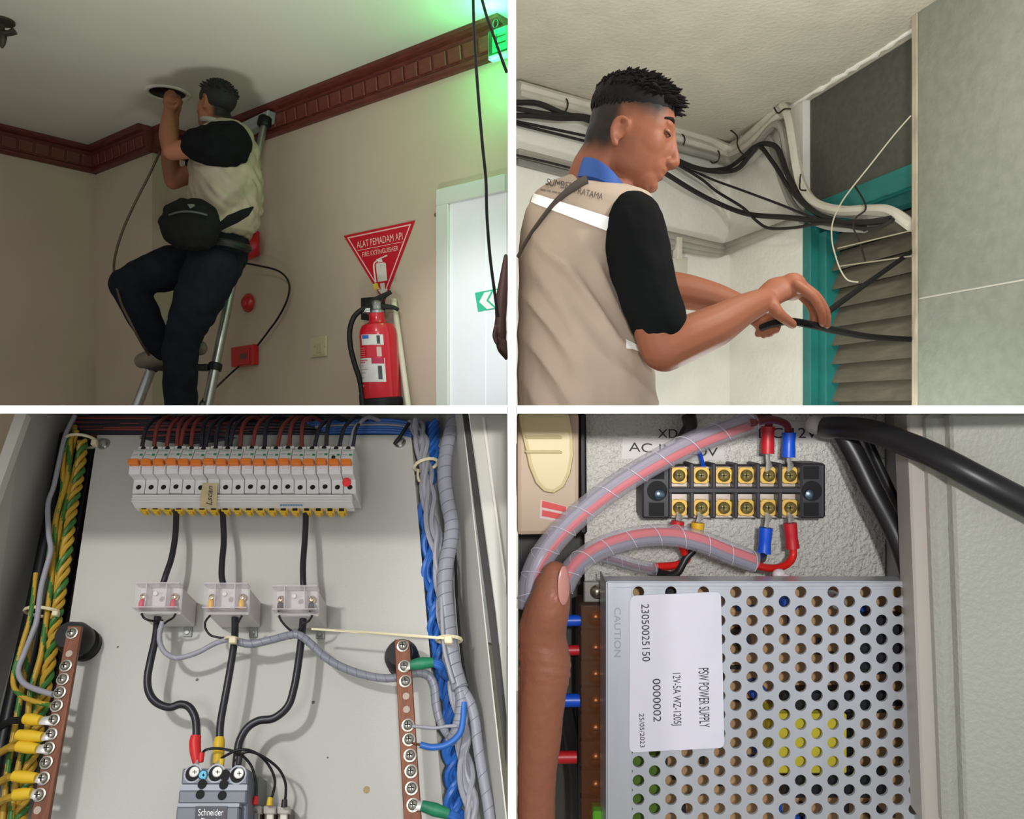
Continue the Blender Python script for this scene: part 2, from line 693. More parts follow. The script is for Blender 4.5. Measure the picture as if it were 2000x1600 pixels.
def st(fx, fy, off=.0036):
    """fx 0..1 along top edge, fy 0..1 down to the tip"""
    return tl + (tr - tl) * fx + (tb - (tl + tr) / 2) * fy + N1 * off


tu = (tr - tl)
tv = ((tl + tr) / 2 - tb)
tvn = tv.normalized()
lt = mat('print_rose', (236, 196, 190), 0.5)
text('lettering', 'ALAT PEMADAM API', st(.505, .165), tu.normalized(), tvn, tu.length * .64, tv.length * .095, lt, fsn)
text('lettering', 'FIRE EXTINGUISHER', st(.505, .315), tu.normalized(), tvn, tu.length * .50, tv.length * .065, lt, fsn)
mk('rule', (([st(.19, .242), st(.82, .242), st(.82, .249), st(.19, .249)]), [(0, 1, 2, 3)]), lt, fsn)
W = mat('print_grey', (222, 214, 206), 0.5)
mk('pictogram', J(prism([st(.44, .47), st(.55, .47), st(.57, .49), st(.57, .72), st(.44, .72), st(.43, .49)], N1 * .0004),
                  prism([st(.47, .42), st(.52, .42), st(.53, .46), st(.46, .46)], N1 * .0004),
                  prism([st(.44, .415), st(.60, .375), st(.60, .395), st(.44, .43)], N1 * .0004),
                  tube([st(.47, .43), st(.41, .46), st(.40, .55), st(.41, .72)], .004, 6)), W, fsn)
mk('arrow', prism([st(.47, .745), st(.53, .745), st(.53, .83), st(.57, .83), st(.50, .93), st(.43, .83), st(.47, .83)], N1 * .0004), W, fsn)

# ------------------------------------------------------------------ fire extinguisher
exr = mat('extinguisher_red', (205, 22, 42), 0.25, coat=0.4)
ctr = onwall(747, 700, .10)
fe = root('fire_extinguisher', V((ctr.x, ctr.y, -.12)), 'red dry powder fire extinguisher with black hose hanging below the triangular sign', 'extinguisher')
up = (onwall(738, 620, .10) - onwall(752, 790, .10))
sc1 = ctr.y / F
zb = -.12
h = lambda y: P(745, y, ctr.y).z - zb
ax0 = V((ctr.x + .012, ctr.y, zb))
axd = (V((P(735, 600, ctr.y).x, ctr.y, P(735, 600, ctr.y).z)) - ax0)
Lr = 37 * sc1
tall = axd.length
hh = lambda y: h(y)
mk('cylinder', lathe(ax0, axd, [(Lr * .9, hh(785)), (Lr, hh(775)), (Lr, hh(655)), (Lr * .97, hh(645)), (Lr * .84, hh(635)), (Lr * .50, hh(630)), (Lr * .42, hh(624)), (Lr * .42, hh(612)), (Lr * .3, hh(610))], 32), exr, fe, True)
mk('boot', lathe(ax0, axd, [(Lr * .98, 0), (Lr * 1.06, .01), (Lr * 1.06, hh(779)), (Lr, hh(777))], 28), M['black'], fe, True)
axn = axd.normalized()


def exlabel(name, a0, a1, y0, y1, m, par, bulge=1.008):
    vs, fs = [], []
    side = U1
    out = N1
    n = 10
    for yy in (y0, y1):
        for k in range(n + 1):
            an = math.radians(a0 + (a1 - a0) * k / n)
            vs.append(ax0 + axn * hh(yy) + (side * math.sin(an) + out * math.cos(an)) * Lr * bulge)
    for k in range(n):
        fs.append((k, k + 1, n + 2 + k, n + 1 + k))
    return mk(name, (vs, fs), m, par, True)


lw = mat('label_white', (226, 224, 222), 0.5, var=0.1, vscale=30)
l1 = exlabel('label', -12, 62, 656, 676, lw, fe)
exlabel('blue_mark', -8, 18, 657, 664, mat('label_blue', (60, 110, 190), .5), l1, 1.014)
exlabel('code_bars', 42, 52, 658, 674, mat('label_ink', (70, 70, 74), .6), l1, 1.014)
l2 = exlabel('label', -52, 62, 701, 747, lw, fe)
for k, yy in enumerate((704, 708, 715, 722, 729, 738)):
    exlabel('print_line', -46, 8 - 9 * (k % 3), yy, yy + (2.2 if k < 2 else 1.0), mat('print_red', (196, 92, 96), .6) if k < 2 else mat('print_greyink', (150, 146, 146), .6), l2, 1.014)
exlabel('print_block', 22, 60, 701, 712, mat('print_magenta', (190, 40, 80), .6), l2, 1.014)
exlabel('code_bars', 40, 52, 716, 742, mat('label_ink', (70, 70, 74), .6), l2, 1.014)
for k, yy in enumerate((681, 685, 689, 693, 697, 752, 755)):
    exlabel('print_line', -50, (0 if k < 5 else -14), yy, yy + (2.2 if k == 5 else 1.3), mat('print_palered', (224, 128, 130), .6), fe, 1.010)
exlabel('code_bars', 40, 54, 680, 698, mat('print_pale', (216, 180, 176), .6), fe, 1.010)
dv = ctr.y
vd = -.0
Pv = lambda x, y, o=0.0: P(x, y, dv - o)
mk('valve', J(lathe(Pv(737, 612), axd, [(.034, 0), (.034, .012), (.026, .02), (.026, .045), (.03, .05), (.02, .06)], 18)), M['alu'], fe, True)
mk('carry_handle', J(tube([Pv(716, 602), Pv(735, 600), Pv(752, 599), Pv(770, 601), Pv(778, 606)], [.018, .022, .013, .010, .008], 8, 4)), M['black'], fe, True)
mk('squeeze_lever', J(tube([Pv(718, 596), Pv(732, 588), Pv(746, 580), Pv(764, 570)], [.010, .017, .014, .010], 8, 4), tube([Pv(737, 604), Pv(742, 590), Pv(748, 580)], [.02, .017, .01], 8, 3)), M['black'], fe, True)
mk('safety_pin', tube([Pv(734, 590, .03), Pv(735, 600, .03), Pv(739, 608, .03)], .0025, 6), M['alu'], fe)
mk('hose_coupling', lathe(Pv(724, 606), Pv(712, 606) - Pv(724, 606), [(.02, 0), (.02, .018), (.015, .02), (.015, .04)], 12), M['alu'], fe, True)
mk('hose', tube([Pv(716, 605), Pv(704, 607, .01), Pv(690, 622, .02), Pv(683, 648, .03), Pv(685, 680, .03), Pv(693, 712, .03), Pv(702, 740, .03), Pv(708, 775, .03)], .0125, 10, 6), M['black'], fe, True)
mk('nozzle', lathe(Pv(707, 770, .03), Pv(712, 800, .03) - Pv(707, 770, .03), [(.014, 0), (.017, .02), (.021, .07), (.016, .075)], 12), M['black'], fe, True)
mk('tag', prism([onwall(729, 555, .06), onwall(737, 553, .06), onwall(740, 565, .06), onwall(731, 567, .06)], N1 * .002), mat('tag_yellow', (214, 190, 70), .6), fe)
br = mk('wall_bracket', prism([onwall(726, 585, .0005), onwall(752, 583, .0005), onwall(752, 625, .0005), onwall(726, 627, .0005)], N1 * .07), M['dark'], fe)

# white pole leaning beside it
po = root('white_pole', V((onwall(800, 805, .05).x, onwall(800, 805, .05).y, FLOOR)), 'slim white plastic pipe standing against the wall behind the extinguisher', 'pipe')
pt_, pb_ = onwall(770, 588, .03), onwall(772, 588, .03)
tp = onwall(769, 588, .02)
bt = onwall(797, 790, .045)
dirp = (bt - tp).normalized()
kf = (FLOOR - tp.z) / dirp.z
polem = mat('pole_white', (214, 208, 188), .5)
mk('shaft', tube([tp, tp + dirp * kf], .0145, 12, 1), polem, po, True)
mk('end_cap', lathe(tp - dirp * .004, -dirp, [(.016, -.012), (.016, .002), (.012, .006)], 12), polem, po, True)

# switch, alarm devices -------------------------------------------------
cream = mat('switch_cream', (196, 182, 148), .5)
sw_ = root('light_switch', onwall(624, 678, .004), 'cream square light switch with one small rocker on the beige wall', 'switch')
q = lambda x, y, o: onwall(x, y, o)
mk('plate', prism([q(609, 660, .001), q(640, 656, .001), q(640, 696, .001), q(609, 699, .001)], N1 * .012), cream, sw_, bevel=.003)
mk('plate_rim', prism([q(612, 664, .013), q(634, 661, .013), q(634, 692, .013), q(612, 695, .013)], N1 * .003), cream, sw_, bevel=.002)
rk = mk('rocker', prism([q(618.5, 672, .016), q(629, 671, .016), q(629, 689, .016), q(618.5, 690, .016)], N1 * .005), mat('rocker_tan', (188, 172, 136), .45), sw_, bevel=.002)
for xx in (615, 633.5):
    mk('plate_screw', lathe(q(xx, 677, .016), N1, [(.004, 0), (.004, .001), (.002, .002)], 8), M['chrome'], sw_)

alr = mat('alarm_red', (190, 26, 34), .32, coat=.3)
bl = root('alarm_beacon', onwall(486, 592, .0), 'small round red fire alarm beacon on the wall right of the ladder', 'alarm')
mk('base', lathe(onwall(486, 592, .0005), N1, [(.054, 0), (.054, .012), (.048, .016)], 24), alr, bl, True)
mk('lens', lathe(onwall(486, 592, .016), N1, [(.046, 0), (.044, .016), (.036, .03), (.02, .04), (.004, .043)], 24), alr, bl, True)
bb = root('alarm_bell', onwall(492, 482, .0), 'red alarm bell high on the wall partly hidden behind the man\'s belt', 'alarm')
mk('back_box', prism([q(478, 458, .0005), q(508, 452, .0005), q(508, 500, .0005), q(478, 512, .0005)], N1 * .03), alr, bb, bevel=.005)
mk('gong', lathe(onwall(492, 482, .03), N1, [(.05, 0), (.075, .004), (.078, .02), (.06, .036), (.03, .044), (.01, .046)], 24), alr, bb, True)
cp = root('call_point', onwall(484, 693, .0), 'square red fire alarm call point joined by a black wire on the wall', 'alarm')
mk('box', prism([q(462, 680, .0005), q(506, 673, .0005), q(506, 713, .0005), q(463, 718, .0005)], N1 * .04), alr, cp, bevel=.004)
mk('cover', prism([q(465, 684, .0405), q(488, 680.5, .0405), q(488, 711, .0405), q(466, 713.5, .0405)], N1 * .006), alr, cp, bevel=.002)
mk('window', prism([q(469, 691, .0468), q(482, 689.5, .0468), q(482, 701, .0468), q(469, 702, .0468)], N1 * .001), mat('callpoint_glass', (96, 60, 56), .2), cp)

# wall plugs by the door
for xx, yy in ((851, 420), (859, 452)):
    o = mk('wall_plug', lathe(onwall(xx, yy, .0003), N1, [(.009, 0), (.008, .004), (.005, .006)], 10), mat('plug_grey', (120, 104, 84), .7))
    tag(o, 'upper grey plug in the wall beside the door frame' if yy < 440 else 'lower grey plug in the wall beside the door frame', 'plug')

# dark fixture at the left ceiling
fx = root('ceiling_sprinkler', P(6, 45, 3.56), 'dark metal ceiling fixture cut off at the left edge of the ceiling', 'fixture')
fxm = mat('fixture_dark', (58, 52, 42), .5, .4)
c0 = P(4, 40, CEIL1 * F / (760))
mk('plate', lathe(V((c0.x, c0.y, CEIL1)), -Z, [(.05, 0), (.05, .01), (.02, .018)], 18), fxm, fx, True)
mk('arm', tube([V((c0.x, c0.y, CEIL1 - .01)), V((c0.x, c0.y, CEIL1 - .05)), V((c0.x + .03, c0.y, CEIL1 - .055)), V((c0.x + .055, c0.y, CEIL1 - .045))], [.012, .014, .012, .016], 8, 4), fxm, fx, True)
mk('head', lathe(V((c0.x, c0.y, CEIL1 - .05)), -Z, [(.012, 0), (.02, .02), (.014, .05), (.004, .07)], 12), fxm, fx, True)

# loose cables of the left room
cab1 = mat('cable_brown', (66, 48, 36), .5)


def wire(label, pts, r, m, cat='cable', name='cable', group=None, n=8, sub=6):
    o = mk(name, tube(pts, r, n, sub), m, None, True)
    tag(o, label, cat, group)
    return o


wire('thin dark cable hanging from the man\'s arm past his knee to the step', [P(312, 298, 4.1), P(290, 345, 4.1), P(262, 400, 4.08), P(238, 455, 4.06), P(224, 505, 4.03), P(224, 540, 3.98), P(236, 590, 3.93), P(255, 630, 3.92), P(275, 668, 3.96), P(291, 694, 4.02)], .0062, cab1)
wire('black wire looping out from the ladder rail to the red call point', [onwall(470, 513, .12), onwall(505, 519, .08), onwall(545, 530, .06), onwall(564, 552, .05), onwall(562, 582, .05), onwall(545, 618, .05), onwall(522, 650, .045), onwall(503, 675, .042)], .0055, M['cable'])
wire('black wire running from the call point down to the ladder foot', [onwall(466, 716, .042), onwall(445, 735, .08), onwall(422, 757, .25), onwall(400, 776, .45), onwall(385, 800, .6)], .0055, M['cable'])
wire('long thin dark cable hanging in front of the white door', [P(924, -6, 2.2), P(926, 60, 2.2), P(930, 130, 2.2), P(936, 210, 2.2), P(943, 290, 2.2), P(949, 350, 2.2), P(951, 420, 2.2), P(957, 500, 2.2), P(966, 570, 2.2), P(973, 620, 2.2)], .0042, M['cable'])
wire('short dark cable slanting across the green exit sign', [P(940, -6, 2.3), P(950, 30, 2.3), P(959, 55, 2.3), P(976, 104, 2.3), P(990, 142, 2.3)], .0045, M['cable'])

# ------------------------------------------------------------------ step ladder
ld = root('step_ladder', V((P(214, 1220, 4.0).x, 4.0, FLOOR)), 'silver telescopic aluminium ladder with black clamps leaning at the wall', 'ladder')
ra, rb = P(318, 1222.5, 3.9), P(518, 232, 4.50)
la, lb = P(110, 1202, 4.1), P(480, 242, 4.58)
at = lambda a, b, t: a + (b - a) * t
ypar = lambda a, b, y: None


def t_at(a, b, y):
    lo, hi = 0.0, 1.0
    for _ in range(40):
        m_ = (lo + hi) / 2
        p = at(a, b, m_)
        yy = 800 - p.z / p.y * F
        if yy > y:
            lo = m_
        else:
            hi = m_
    return lo


segs = [1225, 970, 840, 718, 535, 400, 232]
for (A, B) in ((ra, rb), (la, lb)):
    ts = [0.0] + [t_at(A, B, y) for y in (970, 840, 718, 535, 400)] + [1.0]
    for k in range(6):
        rr = .030 - .0022 * k
        rl = mk('rail', lathe(at(A, B, ts[k]), B - A, [(rr, 0), (rr, (B - A).length * (ts[k + 1] - ts[k]))], 18), M['alu'], ld, True)
        if k:
            mk('clamp', lathe(at(A, B, ts[k] - .006), B - A, [(rr + .009, 0), (rr + .011, .01), (rr + .011, .035), (rr + .006, .04)], 16), M['black'], rl, True)
        else:
            mk('rubber_foot', lathe(at(A, B, 0), B - A, [(rr + .008, 0), (rr + .006, .05)], 14), M['black'], rl, True)
for y in (970, 840, 718, 535, 400):
    a, b = at(ra, rb, t_at(ra, rb, y)), at(la, lb, t_at(la, lb, y))
    d = (b - a).normalized()
    f = d.cross(Z).normalized() * .038
    mk('tread', prism([a + d * .02 + f - Z * .012, b - d * .02 + f - Z * .012, b - d * .02 - f - Z * .012, a + d * .02 - f - Z * .012], Z * .024), M['alu'], ld, bevel=.004)
    for e, s_ in ((a, 1), (b, -1)):
        mk('bracket', prism([e + d * .015 * s_ + f * 1.15 - Z * .017, e + d * .12 * s_ + f * 1.15 - Z * .017, e + d * .12 * s_ - f * 1.15 - Z * .017, e + d * .015 * s_ - f * 1.15 - Z * .017], Z * .034), M['black'], ld, bevel=.003)
a, b = rb, lb
tpm = mat('cap_grey', (150, 152, 150), .4, .3)
cap = mk('top_cap', prism([P(470, 240, 4.50), P(524, 214, 4.47), P(520, 236, 4.47), P(474, 262, 4.50)], V((0.03, .05, 0))), tpm, ld, bevel=.003)
mk('cap_slot', prism([P(486, 241, 4.497), P(497, 236, 4.49), P(496, 243, 4.49), P(486, 248, 4.497)], V((-.001, -.003, 0))), M['dark'], cap)
mk('cap_end', lathe(rb - (rb - ra).normalized() * .05, rb - ra, [(.034, 0), (.038, .01), (.038, .05), (.03, .06)], 14), M['black'], ld, True)

# ================================================================== PEOPLE TOOLS
def loft(secs, n=20):
    """closed body from ellipse sections (centre, half-axis a, half-axis b)"""
    vs, fs = [], []
    for c, a, b in secs:
        for k in range(n):
            an = 2 * math.pi * k / n
            vs.append(c + a * math.cos(an) + b * math.sin(an))
    for i in range(len(secs) - 1):
        for k in range(n):
            fs.append((i * n + k, i * n + (k + 1) % n, (i + 1) * n + (k + 1) % n, (i + 1) * n + k))
    fs.append(tuple(range(n))[::-1])
    e = (len(secs) - 1) * n
    fs.append(tuple(range(e, e + n)))
    return vs, fs


def head_shape(c, f, u, s, k=1.0):
    """skull, face, nose, lips, ears, as closed shells in one frame"""
    q = lambda a, b, d: c + (f * a + s * b + u * d) * k
    E = lambda a, b, d, r: ball(q(a, b, d), tuple(x * k for x in r), (f, s, u), 20, 14)
    sh = [E(0, 0, .0, (.092, .074, .094)), E(.028, 0, -.045, (.063, .062, .087)),
          E(.056, 0, -.098, (.034, .036, .034)), E(.078, 0, -.112, (.016, .020, .014)),
          E(.074, 0, .012, (.016, .048, .012)),
          E(.089, 0, -.074, (.013, .022, .008)), E(.087, 0, -.088, (.012, .020, .008)),
          E(.10, .010, -.056, (.010, .009, .008)), E(.10, -.010, -.056, (.010, .009, .008)),
          E(-.045, 0, -.04, (.045, .055, .06)), E(.074, 0, -.034, (.028, .026, .040)), E(.070, 0, -.070, (.026, .036, .03))]
    sh.append(tube([q(.086, 0, .008), q(.098, 0, -.022), q(.111, 0, -.052), q(.094, 0, -.062)], [.008 * k, .010 * k, .0125 * k, .009 * k], 10, 3))
    for d in (1, -1):
        sh.append(E(.042, d * .027, -.034, (.040, .036, .046)))
        sh.append(E(.020, d * .024, -.078, (.050, .032, .040)))
    return J(*sh)


def ear_shape(c, f, u, s, d, k=1.0):
    q = lambda a, b, e: c + (f * a + s * b * d + u * e) * k
    rim = [q(.012, .072, -.012), q(.014, .078, .010), q(.002, .084, .022), q(-.014, .088, .016), q(-.021, .087, -.006), q(-.015, .082, -.030), q(-.002, .075, -.046), q(.004, .072, -.040)]
    return J(tube(rim, [.004 * k, .0055 * k, .006 * k, .0065 * k, .006 * k, .006 * k, .0075 * k, .005 * k], 8, 4),
             ball(q(-.004, .070, -.008), (.017 * k, .007 * k, .030 * k), (f, s, u)),
             tube([q(.004, .076, .006), q(-.008, .080, .002), q(-.011, .079, -.018), q(.001, .077, -.026)], .0038 * k, 6, 4))


def sstep(x, a, b):
    t = max(0.0, min(1.0, (x - a) / (b - a)))
    return t * t * (3 - 2 * t)


def hand_shape(palm, fingers, thumb, rf=.0085):
    """palm: (pts, radii, flat); fingers: four joint chains of unequal length; thumb chain leaves the side of the palm"""
    sh = [limb(*palm[:2], flat=palm[2])]
    for ch in fingers:
        sh.append(limb(ch, [rf * 1.08, rf, rf * .9, rf * .75][:len(ch)], 3, 10))
    sh.append(limb(thumb, [rf * 1.5, rf * 1.2, rf * .95][:len(thumb)], 3, 10))
    return J(*sh)


# ================================================================== MAN ON THE LADDER
denim = mat('denim_dark', (24, 27, 35), .9, spec=.15, var=.35, vscale=14, bump=.15, bscale=120)
vestm = mat('vest_beige', (160, 147, 127), .85, var=.12, vscale=9, bump=.08, bscale=90)
shirt = mat('shirt_black', (15, 17, 18), .95, var=.3, vscale=18, bump=.08, bscale=120, spec=.12)
d1 = 4.05
m1 = 1 / (F / d1)                                # metres per pixel at the man
man = root('person', V((P(352, 800, d1).x, d1, P(352, 842, d1).z)), 'man in beige vest, black sleeves and dark jeans climbing the ladder, reaching into the ceiling', 'person')
skin1 = mat('skin_ladder', (150, 98, 72), .6, var=.15, vscale=20)
f1 = V((-.86, .40, .22)).normalized()
s1 = f1.cross(Z).normalized()
if s1.y > 0:
    s1 = -s1
u1 = s1.cross(f1).normalized()
if u1.z < 0:
    u1 = -u1
hc1 = P(421, 202, d1)
Q = lambda x, y, d=d1: P(x, y, d)
handn = hand_shape(([Q(331, 214, 4.12), Q(331, 200, 4.16)], [.028, .034], .6),
                   [[Q(325, 200, 4.15), Q(322, 190, 4.19), Q(325, 181, 4.24)], [Q(330, 199, 4.14), Q(329, 187, 4.18), Q(331, 177, 4.24)],
                    [Q(336, 199, 4.14), Q(337, 187, 4.18), Q(338, 178, 4.24)], [Q(341, 201, 4.15), Q(344, 192, 4.19), Q(343, 184, 4.24)]],
                   [Q(341, 210, 4.12), Q(348, 203, 4.13), Q(349, 194, 4.17)])
handf = hand_shape(([Q(340, 222, 4.24), Q(342, 208, 4.28)], [.028, .034], .6),
                   [[Q(337, 205, 4.28), Q(336, 195, 4.31), Q(339, 187, 4.34)], [Q(342, 204, 4.28), Q(343, 193, 4.31), Q(344, 185, 4.35)],
                    [Q(347, 205, 4.29), Q(350, 195, 4.32), Q(349, 187, 4.35)], [Q(351, 208, 4.29), Q(355, 200, 4.32), Q(353, 194, 4.35)]],
                   [Q(333, 216, 4.24), Q(328, 208, 4.25), Q(330, 200, 4.28)])
body = J(head_shape(hc1, f1, u1, s1, .93), ear_shape(hc1, f1, u1, s1, 1, .93), ear_shape(hc1, f1, u1, s1, -1, .93),
         limb([hc1 - u1 * .05 - f1 * .02, Q(443, 252)], [.052, .06]),
         limb([Q(445, 270), Q(443, 340), Q(440, 420), Q(430, 480)], [.09, .11, .10, .10]),
         limb([Q(442, 280, 3.87), Q(390, 287, 3.84), Q(335, 296, 3.86)], [.06, .05, .041]),
         limb([Q(335, 296, 3.86), Q(328, 262, 3.97), Q(330, 216, 4.12)], [.042, .043, .027]), handn,
         limb([Q(415, 290, 4.22), Q(385, 330, 4.23), Q(338, 354, 4.20)], [.055, .05, .042]),
         limb([Q(338, 354, 4.20), Q(332, 305, 4.18), Q(339, 224, 4.24)], [.043, .044, .027]), handf,
         limb([Q(420, 500, 3.98), Q(362, 640, 3.95)], [.07, .05]), limb([Q(362, 640, 3.95), Q(355, 800, 4.0)], [.05, .045]),
         limb([Q(395, 500, 4.14), Q(252, 556, 4.02)], [.07, .05]), limb([Q(252, 556, 4.02), Q(312, 680, 4.10)], [.05, .04]))


def fade1(p):
    r = p - hc1
    a, b = r.dot(f1), r.dot(u1)
    return max(sstep(b, .0, .05) * (1 - sstep(a, .06, .085)), sstep(-a, .02, .06) * sstep(b, -.10, -.06))


skin1f = attr_mat('skin_ladder_fade', (150, 98, 72), (26, 22, 20), .6, 'fade')
blob('body', body, skin1f, man, .0065, 5, .5, {'fade': fade1})
hq = lambda a, b, e: hc1 + f1 * a + s1 * b + u1 * e
hs = [ball(hq(-.012, 0, .026), (.098, .080, .080), (f1, s1, u1), 20, 12)]
rng = random.Random(3)
for k in range(260):
    th, ph = rng.uniform(0, 2 * math.pi), rng.uniform(.0, 1.35)
    dd = f1 * math.sin(ph) * math.cos(th) * .096 + s1 * math.sin(ph) * math.sin(th) * .078 + u1 * math.cos(ph) * .078
    p0_ = hq(-.012, 0, .026) + dd * .93
    hs.append(tube([p0_, p0_ + dd.normalized() * .022 + f1 * rng.uniform(-.004, .012)], [.007, .0015], 5, 1))
mk('hair', J(*hs), mat('hair_black', (20, 17, 16), .75), man, True)


def sec(x, y, hw, hd, d=d1, tilt=0.0):
    return (P(x, y, d), V((hw * d / F, 0, tilt)), V((0, hd, 0)))


def folds(amp, sc_=14, dirv=(1, .3, .8)):
    dv_ = V(dirv).normalized()

    def fn(co, nn):
        q_ = V((co.x * sc_ + co.z * sc_ * .8, co.y * sc_ * .7, co.z * sc_ * .35 - co.x * sc_ * .3))
        return (abs(mnoise.noise(q_)) * 2 - .5) * amp
    return fn


vest1 = J(loft([sec(452, 240, 24, .09), sec(448, 258, 42, .16), sec(444, 285, 58, .195), sec(441, 320, 66, .20), sec(441, 360, 70, .19), sec(443, 400, 68, .175), sec(440, 440, 60, .165), sec(434, 466, 52, .16)]))
blob('vest', vest1, vestm, man, .009, 5, .5, disp=folds(.012, 16))
blob('sleeve', J(limb([Q(448, 281, 3.88), Q(418, 284, 3.84), Q(388, 283, 3.83)], [.108, .102, .082])), shirt, man, .009, 4, .5, disp=folds(.006, 20))
blob('sleeve', J(limb([Q(420, 290, 4.22), Q(390, 322, 4.23)], [.095, .075])), shirt, man, .009, 4)
mk('collar', tube([hc1 - u1 * .095 + (f1 * math.cos(t) + s1 * math.sin(t)) * .066 - f1 * .03 for t in [i * math.pi / 8 for i in range(17)]], .014, 8, 2), mat('collar_pale', (150, 146, 136), .8), man, True)
jeans = J(loft([sec(432, 462, 50, .165), sec(432, 480, 51, .175), sec(428, 505, 52, .18), sec(420, 530, 40, .17)]),
          limb([Q(420, 515, 3.98), Q(385, 590, 3.95), Q(358, 660, 3.95), Q(352, 720, 3.97), Q(354, 805, 4.0)], [.135, .115, .088, .082, .080]),
          limb([Q(395, 515, 4.14), Q(310, 530, 4.08), Q(245, 556, 4.02)], [.125, .105, .080]),
          limb([Q(245, 556, 4.02), Q(280, 615, 4.06), Q(318, 688, 4.12)], [.082, .082, .062]))
blob('jeans', jeans, denim, man, .010, 4, .5, disp=folds(.008, 12))
mk('belt', tube([Q(382, 468, 4.0) , Q(400, 472, 3.88), Q(440, 474, 3.855), Q(478, 484, 3.92), Q(484, 486, 4.05), Q(470, 478, 4.2), Q(430, 470, 4.24), Q(392, 466, 4.18), Q(382, 468, 4.0)], .020, 8, 4), M['black'], man, True)
shoem = mat('shoe_grey', (116, 106, 92), .7, var=.2, vscale=20)
shoe = lambda a, b, d: J(limb([Q(a[0], a[1], d), Q((a[0] + b[0]) / 2, (a[1] + b[1]) / 2 - 3, d), Q(b[0], b[1], d)], [.040, .048, .042]))
sh_ = blob('shoe', shoe((278, 705), (335, 696), 4.12), shoem, man, .007, 4)
blob('shoe', J(limb([Q(355, 828, 4.0), Q(315, 838, 4.02)], [.05, .04])), shoem, man, .007, 4)
blob('shoe_heel', J(limb([Q(372, 682, 4.12), Q(391, 680, 4.12)], [.040, .038])), shoem, man, .007, 4)

# waist bag worn at his front
bag = root('waist_bag', Q(372, 440, 3.78), 'round black waist bag hanging at the hip of the man on the ladder', 'bag')
bagm = mat('bag_black', (15, 16, 16), .85, spec=.2, var=.3, vscale=22, bump=.1, bscale=150)
blob('pouch', J(loft([(Q(372, 392, 3.80), V((.06, 0, 0)), V((0, .05, 0))), (Q(372, 405, 3.79), V((.115, 0, 0)), V((0, .085, 0))), (Q(371, 440, 3.78), V((.145, 0, 0)), V((0, .10, 0))),
                     (Q(374, 468, 3.79), V((.118, 0, 0)), V((0, .09, 0))), (Q(378, 486, 3.80), V((.075, 0, 0)), V((0, .06, 0)))])), bagm, bag, .009, 4, .5, disp=folds(.008, 18))
mk('zip', tube([Q(330, 420, 3.70), Q(352, 414, 3.675), Q(378, 414, 3.67), Q(405, 420, 3.69)], .005, 6), mat('zip_grey', (74, 76, 72), .5, .5), bag, True)
mk('strap', prism([Q(425, 437, 3.80), Q(444, 420, 3.79), Q(470, 410, 3.80), Q(495, 402, 3.84), Q(484, 420, 3.82), Q(462, 434, 3.80), Q(440, 444, 3.80), Q(428, 450, 3.80)], V((0, .02, 0))), bagm, bag, bevel=.004)
mk('logo_patch', prism([Q(366, 399, 3.70), Q(380, 399, 3.70), Q(381, 403, 3.695), Q(372, 408, 3.69)], V((0, -.004, 0))), mat('patch_grey', (96, 98, 90), .6), bag)

# bystander's arm at the edge of the door ------------------------------
by = root('person', V((P(978, 700, 3.0).x, 3.0, P(978, 705, 3.0).z)), 'bare dark brown arm and hand of a bystander in front of the white door', 'person')
skin3 = mat('skin_dark', (58, 34, 27), .6, spec=.25, var=.2, vscale=25)
R3 = lambda x, y, d=3.0: P(x, y, d)
px3 = 3.0 / F
blob('arm', J(limb([R3(988, 500), R3(984, 545), R3(979, 590), R3(978, 622)], [4 * px3, 9 * px3, 12.5 * px3, 11 * px3]),
              limb([R3(978, 622), R3(977, 650), R3(980, 668)], [11 * px3, 13 * px3, 9 * px3]),
              *[limb([R3(972 + 4.5 * k, 660 + 2 * k, 2.99), R3(974 + 4.5 * k, 678 + 4 * k, 2.98), R3(978 + 3.5 * k, 688 + 4 * k, 3.0)], [4.6 * px3, 4.4 * px3, 3.6 * px3]) for k in range(4)],
              limb([R3(969, 640, 2.985), R3(966, 656, 2.975), R3(970, 670, 2.97)], [5 * px3, 4.6 * px3, 3.6 * px3])), skin3, by, .0028, 3)

# ================================================================== UPPER RIGHT ROOM
KC = P(1425, 285, CEIL2 * F / 515.0)
KC.z = 0
DA = V((-.8, -.6, 0)).normalized()
NA = V((.6, -.8, 0)).normalized()
DB = V((.2397, -.971, 0)).normalized()
NB = V((-.971, -.2397, 0)).normalized()


def hit(x, y, q, n, off=0.0):
    r = P(x, y, 1.0)
    return r * ((q.dot(n) + off) / r.dot(n))


A2 = lambda x, y, o=0.0: hit(x, y, KC, NA, o)
B2 = lambda x, y, o=0.0: hit(x, y, KC, NB, o)
wall2 = mat('wall_white', (234, 231, 222), .85, var=.08, vscale=4, bump=.25, bscale=40)
ceil2 = mat('ceiling_rough', (196, 189, 172), .9, var=.10, vscale=7, bump=.4, bscale=55)
stone = mat('pillar_tile', (128, 131, 120), .7, var=.14, vscale=30, bump=.15, bscale=90)
teal = mat('teal_paint', (34, 122, 116), .45, var=.25, vscale=8, bump=.1, bscale=30)
transm = mat('transom_grey', (82, 82, 74), .8, var=.2, vscale=40)
slatm = mat('slat_grey', (112, 104, 90), .7, var=.2, vscale=12, stretch=(1, 1, 6))
aend = KC + DA * ((KC.x - HT - .004) / .8)
zf = V((0, 0, FLOOR))
o = mk('wall_cables', prism([aend + zf, KC + zf, KC - NA * .12 + zf, aend + V((0, .15, 0)) + zf], Z * (CEIL2 + .02 - FLOOR)), wall2); tag(o, kind='structure')
dl = B2(1568, 400); dl.z = 0
o = vwall('wall_door_side', KC, dl, FLOOR, CEIL2 + .02, .10, wall2, -1); tag(o, kind='structure')
